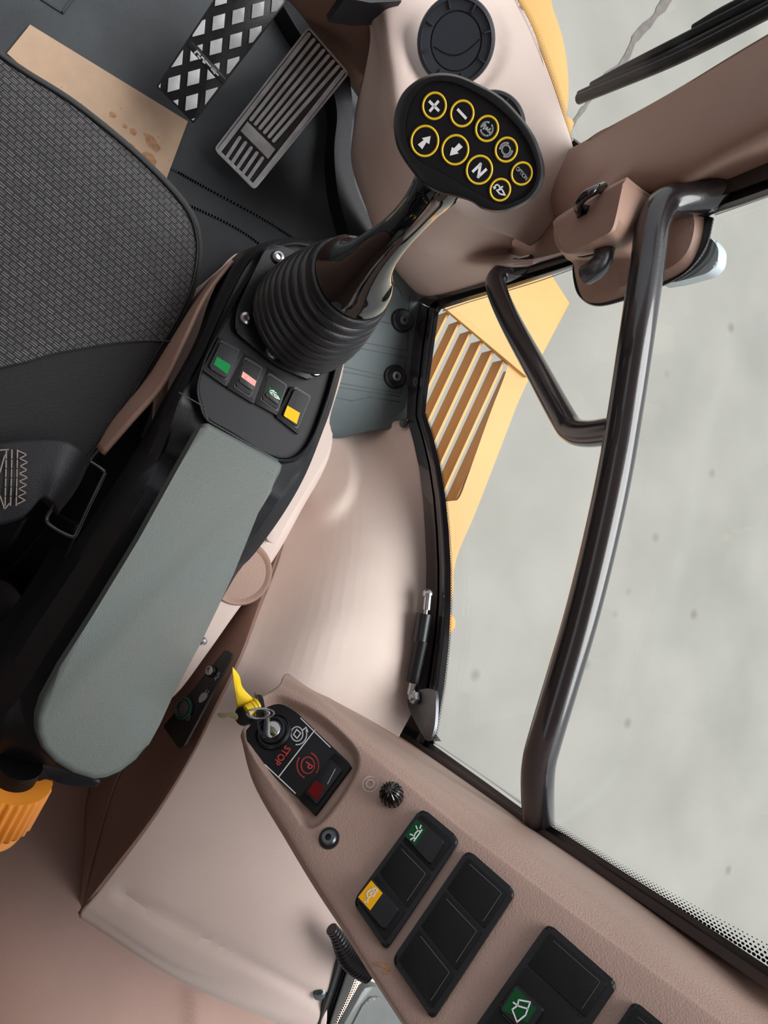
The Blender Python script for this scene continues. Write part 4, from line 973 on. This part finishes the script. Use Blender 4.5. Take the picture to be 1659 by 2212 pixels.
# ============================================================ SIDE CONSOLE (B pillar)
rec = [(532, 1600), (532, 1552), (552, 1520), (590, 1502), (628, 1512), (690, 1545), (752, 1600), (772, 1640), (756, 1690), (700, 1768), (662, 1785), (630, 1740), (590, 1690)]
recs = c2(rec, 4)
def con_bump(px, py):
    if not (480 < px < 820 and 1450 < py < 1840): return None
    d = sdist(px, py, recs); return K.n*(-.013*(1-sst(-14, 6, d)))
rows = [
 [(624, 1456, 'k', -.16), (690, 1498, 'k', -.22), (803, 1546, 'w', .0), (939, 1638, 'w', .0), (1049, 1714, 'w', .0), (1124, 1768, 'w', .0), (1304, 1886, 'w', .0), (1504, 2026, 'w', .0), (1724, 2180, 'w', .0)],
 [(618, 1456, 'k', -.10), (690, 1512, 'k', -.11), (800, 1580, 'k', -.11), (920, 1660, 'k', -.10), (1040, 1742, 'k', -.09), (1120, 1800, 'k', -.08), (1290, 1918, 'k', -.07), (1490, 2060, 'k', -.06), (1700, 2215, 'k', -.06)],
 [(612, 1460, 'k', -.03), (700, 1512, 'k', -.03), (800, 1592, 'k', -.03), (905, 1672, 'k', -.03), (1030, 1768, 'k', -.03), (1110, 1826, 'k', -.028), (1270, 1944, 'k', -.025), (1470, 2088, 'k', -.02), (1680, 2240, 'k', -.02)],
 [(604, 1478, 'k', -.006), (690, 1526, 'k', -.006), (790, 1612, 'k', -.006), (885, 1690, 'k', -.006), (1005, 1790, 'k', -.006), (1088, 1852, 'k', -.006), (1245, 1972, 'k', -.005), (1440, 2116, 'k', -.005), (1650, 2270, 'k', -.005)],
 [(590, 1490, 'k', 0), (672, 1540, 'k', 0), (765, 1630, 'k', 0), (865, 1710, 'k', 0), (985, 1808, 'k', 0), (1068, 1872, 'k', 0), (1225, 1994, 'k', 0), (1420, 2140, 'k', 0), (1630, 2296, 'k', 0)],
 [(552, 1516, 'k', 0), (600, 1600, 'k', 0), (690, 1720, 'k', 0), (770, 1820, 'k', 0), (850, 1920, 'k', 0), (940, 2010, 'k', 0), (1060, 2130, 'k', 0), (1200, 2290, 'k', 0), (1380, 2460, 'k', 0)],
 [(530, 1560, 'k', -.004), (568, 1668, 'k', -.002), (640, 1800, 'k', -.001), (700, 1900, 'k', 0), (760, 1990, 'k', 0), (815, 2075, 'k', 0), (900, 2200, 'k', 0), (1000, 2360, 'k', 0), (1100, 2520, 'k', 0)],
 [(520, 1588, 'k', -.02), (548, 1690, 'k', -.012), (618, 1810, 'k', -.010), (680, 1912, 'k', -.008), (742, 2008, 'k', -.008), (797, 2096, 'k', -.008), (882, 2228, 'k', -.008), (980, 2380, 'k', -.008), (1080, 2540, 'k', -.008)],
 [(522, 1590, 'k', -.05), (560, 1706, 'k', -.04), (624, 1822, 'k', -.035), (684, 1922, 'k', -.03), (748, 2018, 'k', -.03), (802, 2104, 'k', -.03), (888, 2236, 'k', -.03), (984, 2386, 'k', -.03), (1085, 2545, 'k', -.03)],
 [(530, 1580, 'k', -.20), (575, 1700, 'k', -.20), (640, 1815, 'k', -.14), (700, 1915, 'k', -.10), (765, 2010, 'k', -.08), (820, 2096, 'k', -.08), (905, 2226, 'k', -.08), (1000, 2380, 'k', -.08), (1100, 2540, 'k', -.08)]]
con = loft('side_console', rows, M['console'], nu=300, nv=20, bump=con_bump)
tag(con, 'tan moulded console with key switch and rocker banks along the rear window pillar', 'console')
# ------------------------------------------------------------ ignition panel
IP = K.off(-.0105)
ig = thing('ignition_switch_unit', 'black key switch panel reading STOP with parking brake switch', 'control panel', IP.hit(640, 1620))
slab('face_plate', rnd([(533, 1600), (531, 1560), (545, 1530), (575, 1516), (605, 1518), (640, 1538), (762, 1655), (683, 1762), (556, 1640), (540, 1620)], 14), IP, .008, M['keyface'], ig, bev=.001)
z4 = lambda x, y: (340+x*.27727, 1380+y*.27727)
JP = IP.off(.0003)
strokes('white_lines', [[z4(*p) for p in l] for l in ([(1117, 618), (1345, 842)], [(838, 980), (1075, 1203)], [(1225, 712), (942, 1078)])], .0011, JP, M['white'], ig)
strokes('key_turn_symbol', [[z4(*p) for p in l] for l in (arc(1087, 740, 46, 56, 0, 360, 24), [(1060, 745), (1085, 705), (1117, 735), (1088, 775), (1060, 745)], arc(1087, 740, 76, 84, -20, 95, 12), [(1130, 712), (1158, 688), (1172, 722)], [(1158, 688), (1164, 712)])], .0011, JP, M['white'], ig)
text('stop_letters', 'STOP', *z4(972, 908), -100, 140, 15, JP, M['red'], ig, sx=.8, bold=.0001)
strokes('parking_symbol', [[z4(*p) for p in l] for l in (arc(1172, 985, 52, 64, 0, 360, 24), arc(1172, 985, 84, 100, -70, 35, 12), arc(1172, 985, 84, 100, 110, 215, 12))], .0013, JP, M['red'], ig)
text('parking_letter', 'P', *z4(1176, 985), -100, 140, 19, JP, M['red'], ig, sx=.8, bold=.00025)
rf = slab('rocker_switch', rnd([z4(*p) for p in ((1378, 885), (1512, 990), (1225, 1370), (1098, 1245))], 3), IP.off(.004), .008, M['blackd'], ig, bev=.001)
slab('rocker_cap', rnd([z4(*p) for p in ((1345, 935), (1440, 1020), (1240, 1290), (1150, 1195))], 3), IP.off(.0075), .006, M['black'], rf, bev=.0012)
slab('lens', [z4(*p) for p in ((1235, 1100), (1302, 1160), (1240, 1258), (1168, 1188))], IP.off(.0079), .001, M['redd'], rf)
strokes('scratch_line', [[z4(1385, 1015), z4(1325, 1130)]], .0007, IP.off(.0082), M['grey'], rf)
lk = IP.hit(*z4(905, 725))
lathe('lock_collar', lk, K.n, [(.0200, 0), (.0195, .003), (.0175, .0045), (.0165, .0025), (.0150, .0025), (.0140, .006), (.0120, .0065), (.0110, .005), (0, .005)], M['head'], ig, seg=48)
lathe('lock_barrel', lk, K.n, [(.0092, .004), (.0092, .0068), (.0085, .0074), (0, .0074)], M['steel'], ig, seg=32)
strokes('key_slot', [[z4(885, 690), z4(888, 745)]], .0016, IP.off(.0077), M['seal'], ig)
# ------------------------------------------------------------ keys
zk = lambda x, y: (460+x*.09644, 1420+y*.09644)
KD = .665
def kd(x, y, d=KD): return D(*zk(x, y), d)
kyl = thing('ignition_key', 'dark plastic headed key standing in the ignition lock', 'key', kd(1200, 1500))
KF = Plane(kd(1150, 1450), CAM-kd(1150, 1450))
bowo = c2([zk(*p) for p in ((1060, 1120), (1150, 1130), (1230, 1200), (1275, 1330), (1285, 1500), (1270, 1700), (1220, 1780), (1130, 1800), (1040, 1740), (990, 1600), (965, 1400), (975, 1220))], 3)
bowi = c2([zk(*p) for p in ((1080, 1190), (1110, 1240), (1120, 1330), (1110, 1440), (1095, 1540), (1105, 1620), (1080, 1640), (1050, 1560), (1040, 1450), (1040, 1330), (1050, 1230))], 3)
mB = 60
def hollow(name, po, pi_, pl, t, m, parent):
    a = [pl.hit(*p) for p in po]; b = [pl.hit(*p) for p in pi_]; a = resample(a, mB, True); b = resample(b, mB, True)
    k = min(range(mB), key=lambda s: (b[s]-a[0]).length); b = b[k:]+b[:k]
    n = pl.n; bm = bmesh.new()
    R4 = [a, [p+n*t*.3 for p in a], [p.lerp(q, .2)+n*t*.5 for p, q in zip(a, b)], [p.lerp(q, .8)+n*t*.5 for p, q in zip(a, b)], b, [p-n*t for p in b], [p-n*t for p in a], a]
    R4 = R4[:-1]; vs = [[bm.verts.new(p) for p in r] for r in R4]
    for i in range(len(vs)):
        q = vs[(i+1) % len(vs)]
        for j in range(mB): bm.faces.new((vs[i][j], vs[i][(j+1) % mB], q[(j+1) % mB], q[j]))
    return fin(bm, name, m, parent, True, 50)
hollow('bow', bowo, bowi, KF, .006, M['rubber'], kyl)
tube('blade', [kd(1250, 1600, .668), lk+K.n*.004], .0035, M['brass'], kyl, n=2, seg=8)
rg = thing('key_ring', 'thin steel split ring joining the keys and yellow tag', 'key ring', kd(1100, 1250))
tube('ring_coil', [kd(1100+265*math.cos(a*math.pi/12), 1255+110*math.sin(a*math.pi/12), KD-.008-.0012*math.sin(a*math.pi/12)) for a in range(24)], .0008, M['steel'], rg, n=3, seg=6, closed=True)
tube('ring_coil', [kd(1010+255*math.cos(a*math.pi/12), 1255+110*math.sin(a*math.pi/12), KD-.006) for a in range(24)], .0008, M['steel'], rg, n=3, seg=6, closed=True)
k2 = thing('spare_key', 'spare key with round black head and brass blade pointing left', 'key', kd(660, 1310))
ax2 = (kd(660, 1310, .655)-kd(800, 1300, .69)).normalized()
lathe('head', kd(690, 1300, .672), (CAM-kd(660, 1310)).normalized()*.8+(kd(300, 1400)-kd(660, 1310)).normalized()*.45, [(.0085, -.006), (.0098, -.005), (.0100, 0), (.0092, .0012), (0, .0014)], M['rubber'], k2, seg=40)
slab('blade', c2([zk(*p) for p in ((500, 1235), (420, 1215), (380, 1240), (150, 1235), (95, 1280), (130, 1335), (200, 1360), (300, 1345), (330, 1310), (380, 1350), (470, 1365), (540, 1400), (560, 1300))], 2), Plane(kd(300, 1300, .663), CAM-kd(300, 1300)), .0018, M['brass'], k2, bev=.0003)
k3 = thing('spare_key', 'spare key with narrow black head behind the yellow tag collar', 'key', kd(1060, 960))
slab('head', c2([zk(*p) for p in ((985, 850), (1040, 832), (1090, 845), (1125, 920), (1150, 1030), (1165, 1130), (1100, 1130), (1040, 1110), (1030, 980))], 3), Plane(kd(1060, 980, .676), CAM-kd(1060, 980)), .004, M['rubber'], k3, bev=.001)
slab('blade', [zk(*p) for p in ((925, 790), (950, 772), (975, 810), (1000, 920), (985, 1010), (930, 880))], Plane(kd(950, 880, .680), CAM-kd(950, 880)), .002, M['brass'], k3, bev=.0003)
yt = thing('key_tag', 'bent yellow plastic key tag with tubular collar on the ring', 'key tag', kd(700, 900))
loft('tag_sheet', [[zk(*p)+('d', d) for p, d in zip(l, (.640, .650, .662, .672))] for l in (
  [(452, 222), (595, 420), (670, 680), (930, 960)], [(450, 300), (540, 560), (600, 840), (850, 1060)], [(445, 330), (470, 620), (500, 850), (530, 1130)])], M['tag'], yt, nu=14, nv=5, thick=.0012)
ya, yb_ = kd(800, 1185, .668), kd(960, 1090, .672)
lathe('collar', ya, yb_-ya, [(.0062, -.002), (.0062, .0045), (.0072, .005), (.0072, .0062), (.0062, .0066), (.0062, .008), (.0074, .0084), (.0074, .010), (.006, .0108)], M['tag'], yt, seg=28)
# ------------------------------------------------------------ rocker banks on the console
def bank(name, label, q, cells):
    c = K.hit(sum(p[0] for p in q)/4, sum(p[1] for p in q)/4)
    t = thing(name, label, 'switch panel', c, None)
    slab('bezel', rnd(q, 17), K.off(.007), .010, M['black'], t, bev=.0038, seg=4)
    for k, (kind) in enumerate(cells):
        a0 = k/len(cells)+.012; a1 = (k+1)/len(cells)-.012; lo, hi = (.08, .90)
        # q: A (upper left), B (upper right), C (lower right), D (lower left); cells run from AB to DC
        def Q(s, u): return lerp2(lerp2(q[0], q[3], s), lerp2(q[1], q[2], s), u)
        m0 = .035 if k == 0 else 0; m1 = .035 if k == len(cells)-1 else 0
        cell = [Q(a0+m0, lo), Q(a0+m0, hi), Q(a1-m1, hi), Q(a1-m1, lo)]
        fl = slab('blanking_cover' if kind is None else 'rocker_switch', rnd(cell, 4), K.off(.0085), .004, M['blackd'], t, bev=.0008)
        if kind is None:
            g = quadin(cell, .80); strokes('cover_edge_line', [[g[0], g[1], g[2]]], .00045, K.off(.0087), M['zinc'], fl)
        else:
            cp_, ln, mc, sym, up = kind
            slab('rocker_cap', rnd(cp_, 6), K.off(.0125), .006, M['panel'] if False else M['black'], fl, bev=.0015, seg=3)
            slab('lens', ln, K.off(.0129), .001, M[mc], fl)
            if sym: strokes('lens_symbol', sym, .0011, K.off(.0132), M['white'], fl)
    return t
z6 = lambda x, y: (600+x*.33755, 1640+y*.33755)
zz6 = lambda l: [z6(*p) for p in l]
bank('switch_bank', 'three cell switch bank with green beacon switch and amber work switch', [(911, 1743), (994, 1812), (832, 2053), (761, 1948)], [
 (zz6([(898, 374), (1066, 525), (978, 672), (812, 492)]), zz6([(888, 385), (947, 450), (882, 552), (813, 492)]), 'greend', [zz6([(922, 452), (872, 522)]), zz6([(914, 460), (896, 458), (880, 474), (872, 496), (877, 514)]), zz6([(885, 428), (892, 446)]), zz6([(916, 424), (910, 442)]), zz6([(848, 480), (864, 486)]), zz6([(850, 514), (866, 504)])], 1),
 None,
 (zz6([(594, 752), (776, 955), (682, 1092), (500, 882)]), zz6([(598, 775), (671, 856), (591, 967), (514, 882)]), 'orange', [zz6([(556, 912), (572, 918), (576, 888), (600, 872), (612, 878)]), zz6([(576, 888), (568, 856), (604, 826), (612, 846), (590, 864)]), zz6([(604, 826), (636, 826), (632, 850), (612, 846)]), zz6([(622, 852), (616, 870)])], 1)])
bank('switch_bank', 'three cell bank of plain black blanking covers, middle of the console', [(1010, 1833), (1116, 1926), (934, 2204), (845, 2074)], [None, None, None])
z7 = lambda l: [(1060+x*.24111, 1980+y*.24111) for x, y in l]
bank('switch_bank', 'switch bank with blank upper cell and green washer switch at bottom edge', [(1184, 1992), (1337, 2126), (1160, 2390), (1010, 2240)], [
 None, (z7([(225, 600), (480, 830), (330, 1060), (75, 830)]), z7([(228, 630), (410, 822), (330, 950), (95, 835)]), 'greend', [z7([(192, 832), (238, 798), (332, 826), (312, 882), (236, 944), (192, 832)]), z7([(250, 746), (354, 766), (332, 826)]), z7([(250, 746), (240, 798)]), z7([(204, 770), (240, 796)])], 1), None])
bank('switch_bank', 'black switch bank cut off by the bottom edge of the photo', [(1370, 2160), (1500, 2268), (1350, 2480), (1230, 2370)], [None, None])
# ------------------------------------------------------------ small fittings on the console
c = K.hit(848, 1722); t = thing('ribbed_cap', 'glossy dark ribbed domed cap on the tan console', 'cap', K.hit(848, 1728))
u, v = basis(K.n)
lathe('dome', c+K.n*.006, K.n, [(.0105, -.008), (.0105, 0), (.0103, .005), (.0088, .010), (.0055, .0135), (0, .0148)], M['seal'], t, seg=40)
for k in range(9):
    a = k*math.pi/9; d = u*math.cos(a)+v*math.sin(a)
    tube('rib', [c+K.n*(.006+h)+d*r*s for s, r, h in ((-1, .0112, -.002), (-1, .0110, .005), (-1, .0092, .0108), (-1, .005, .0145), (1, .0, .0158), (1, .005, .0145), (1, .0092, .0108), (1, .0110, .005), (1, .0112, -.002))], .0009, M['gloss'], t, n=3, seg=6)
c = K.hit(711, 1811); t = thing('set_screw', 'dark slotted screw on the console below the ignition panel', 'screw', c)
lathe('head', c, K.n, [(.0075, -.002), (.0075, .003), (.006, .0045), (.003, .0045), (.0028, .001), (0, .001)], M['bolt'], t, seg=24)
lathe('washer', c, K.n, [(.010, -.002), (.0098, .0012), (.007, .0016), (0, .0016)], M['black'], t, seg=24)
c = K.hit(800, 1694); t = thing('screw_socket', 'small light metal screw socket sunk in the console above the ribbed cap', 'screw', c)
lathe('eyelet', c, K.n, [(.0085, -.002), (.008, .0008), (.006, .0002), (.005, -.001), (.0046, .0012), (.003, .0012), (.0026, -.001), (0, -.001)], M['tan'], t, seg=28)
c = P(691, 2146, .378); n = Vector((-.2, .0, 1)).normalized(); t = thing('trim_screw', 'cross-head screw in the beige cover near the bottom of the photo', 'screw', c)
lathe('head', c, n, [(.0105, -.03), (.0105, .001), (.007, .004), (0, .005)], M['bolt'], t, seg=24)
strokes('cross_slot', [[(686, 2149), (697, 2143)], [(688, 2141), (695, 2151)]], .002, Plane(c+n*.0047, n), M['seal'], t)
# corrugated hose dropping behind the console
hp_ = [(716, 2006, .42), (728, 2022, .42), (738, 2042, .42), (752, 2066, .42), (772, 2086, .42), (796, 2100, .42)]
Vh = resample(cat([pt(p) for p in hp_], 8), 150); Rh = [(.0085+.0065*sst(0, .6, i/149))*(1+.10*math.sin(i*math.pi/4)) for i in range(150)]
o = sweep('corrugated_hose', Vh, Rh, M['rubber'], None, seg=20); tag(o, 'short black corrugated hose behind the lower edge of the console', 'hose')
slab('rust_stain', c2([(806, 2082), (820, 2080), (838, 2086), (842, 2094), (836, 2104), (826, 2100), (832, 2092), (822, 2088)], 4), K.off(.0006), .0004, M['stain'], con)
# ------------------------------------------------------------ power socket plate
SP = pl3((484, 1403, .355), (395, 1612, .355), (353, 1565, .315))
sp = thing('socket_plate', 'narrow black socket plate reading AUX and 12V beside the armrest', 'socket plate', SP.hit(430, 1520))
slab('face_plate', rnd([z4(525, 82), z4(580, 118), z4(572, 150), z4(205, 835), z4(165, 853), z4(44, 683)], 4), SP, .005, M['head'], sp, bev=.0015)
u_ = (SP.hit(458, 1449)-SP.hit(399, 1532)).normalized()
def sock(nm, px, py, R_, m1, m2):
    c = SP.hit(px, py); a = lathe(nm, c, SP.n, [(R_, 0), (R_, .003), (R_*.86, .0045), (R_*.75, .003), (R_*.6, -.0), (0, -.0005)], M[m1], sp, seg=36)
    lathe('socket_sleeve', c, SP.n, [(R_*.78, .002), (R_*.76, .0055), (R_*.66, .0055), (R_*.6, .0015), (0, .001)], M[m2], a, seg=36)
sock('power_socket', 398, 1530, .0155, 'greenring', 'zinc'); sock('audio_socket', 457, 1449, .0085, 'black', 'steel')
SQ = SP.off(.0004)
slab('plug_symbol', c2([z4(*p) for p in ((322, 490), (325, 455), (355, 420), (385, 425), (388, 450), (365, 480), (335, 497))], 3), SQ, .0003, M['grey'], sp)
strokes('plug_pins', [[z4(368, 425), z4(385, 395)], [z4(384, 432), z4(401, 404)]], .0010, SQ, M['grey'], sp)
text('socket_letters', 'AUX', *z4(468, 290), 60, -95, 7, SQ, M['grey'], sp, sx=.8)
text('socket_letters', '12V', *z4(243, 615), 60, -95, 7, SQ, M['grey'], sp, sx=.8)
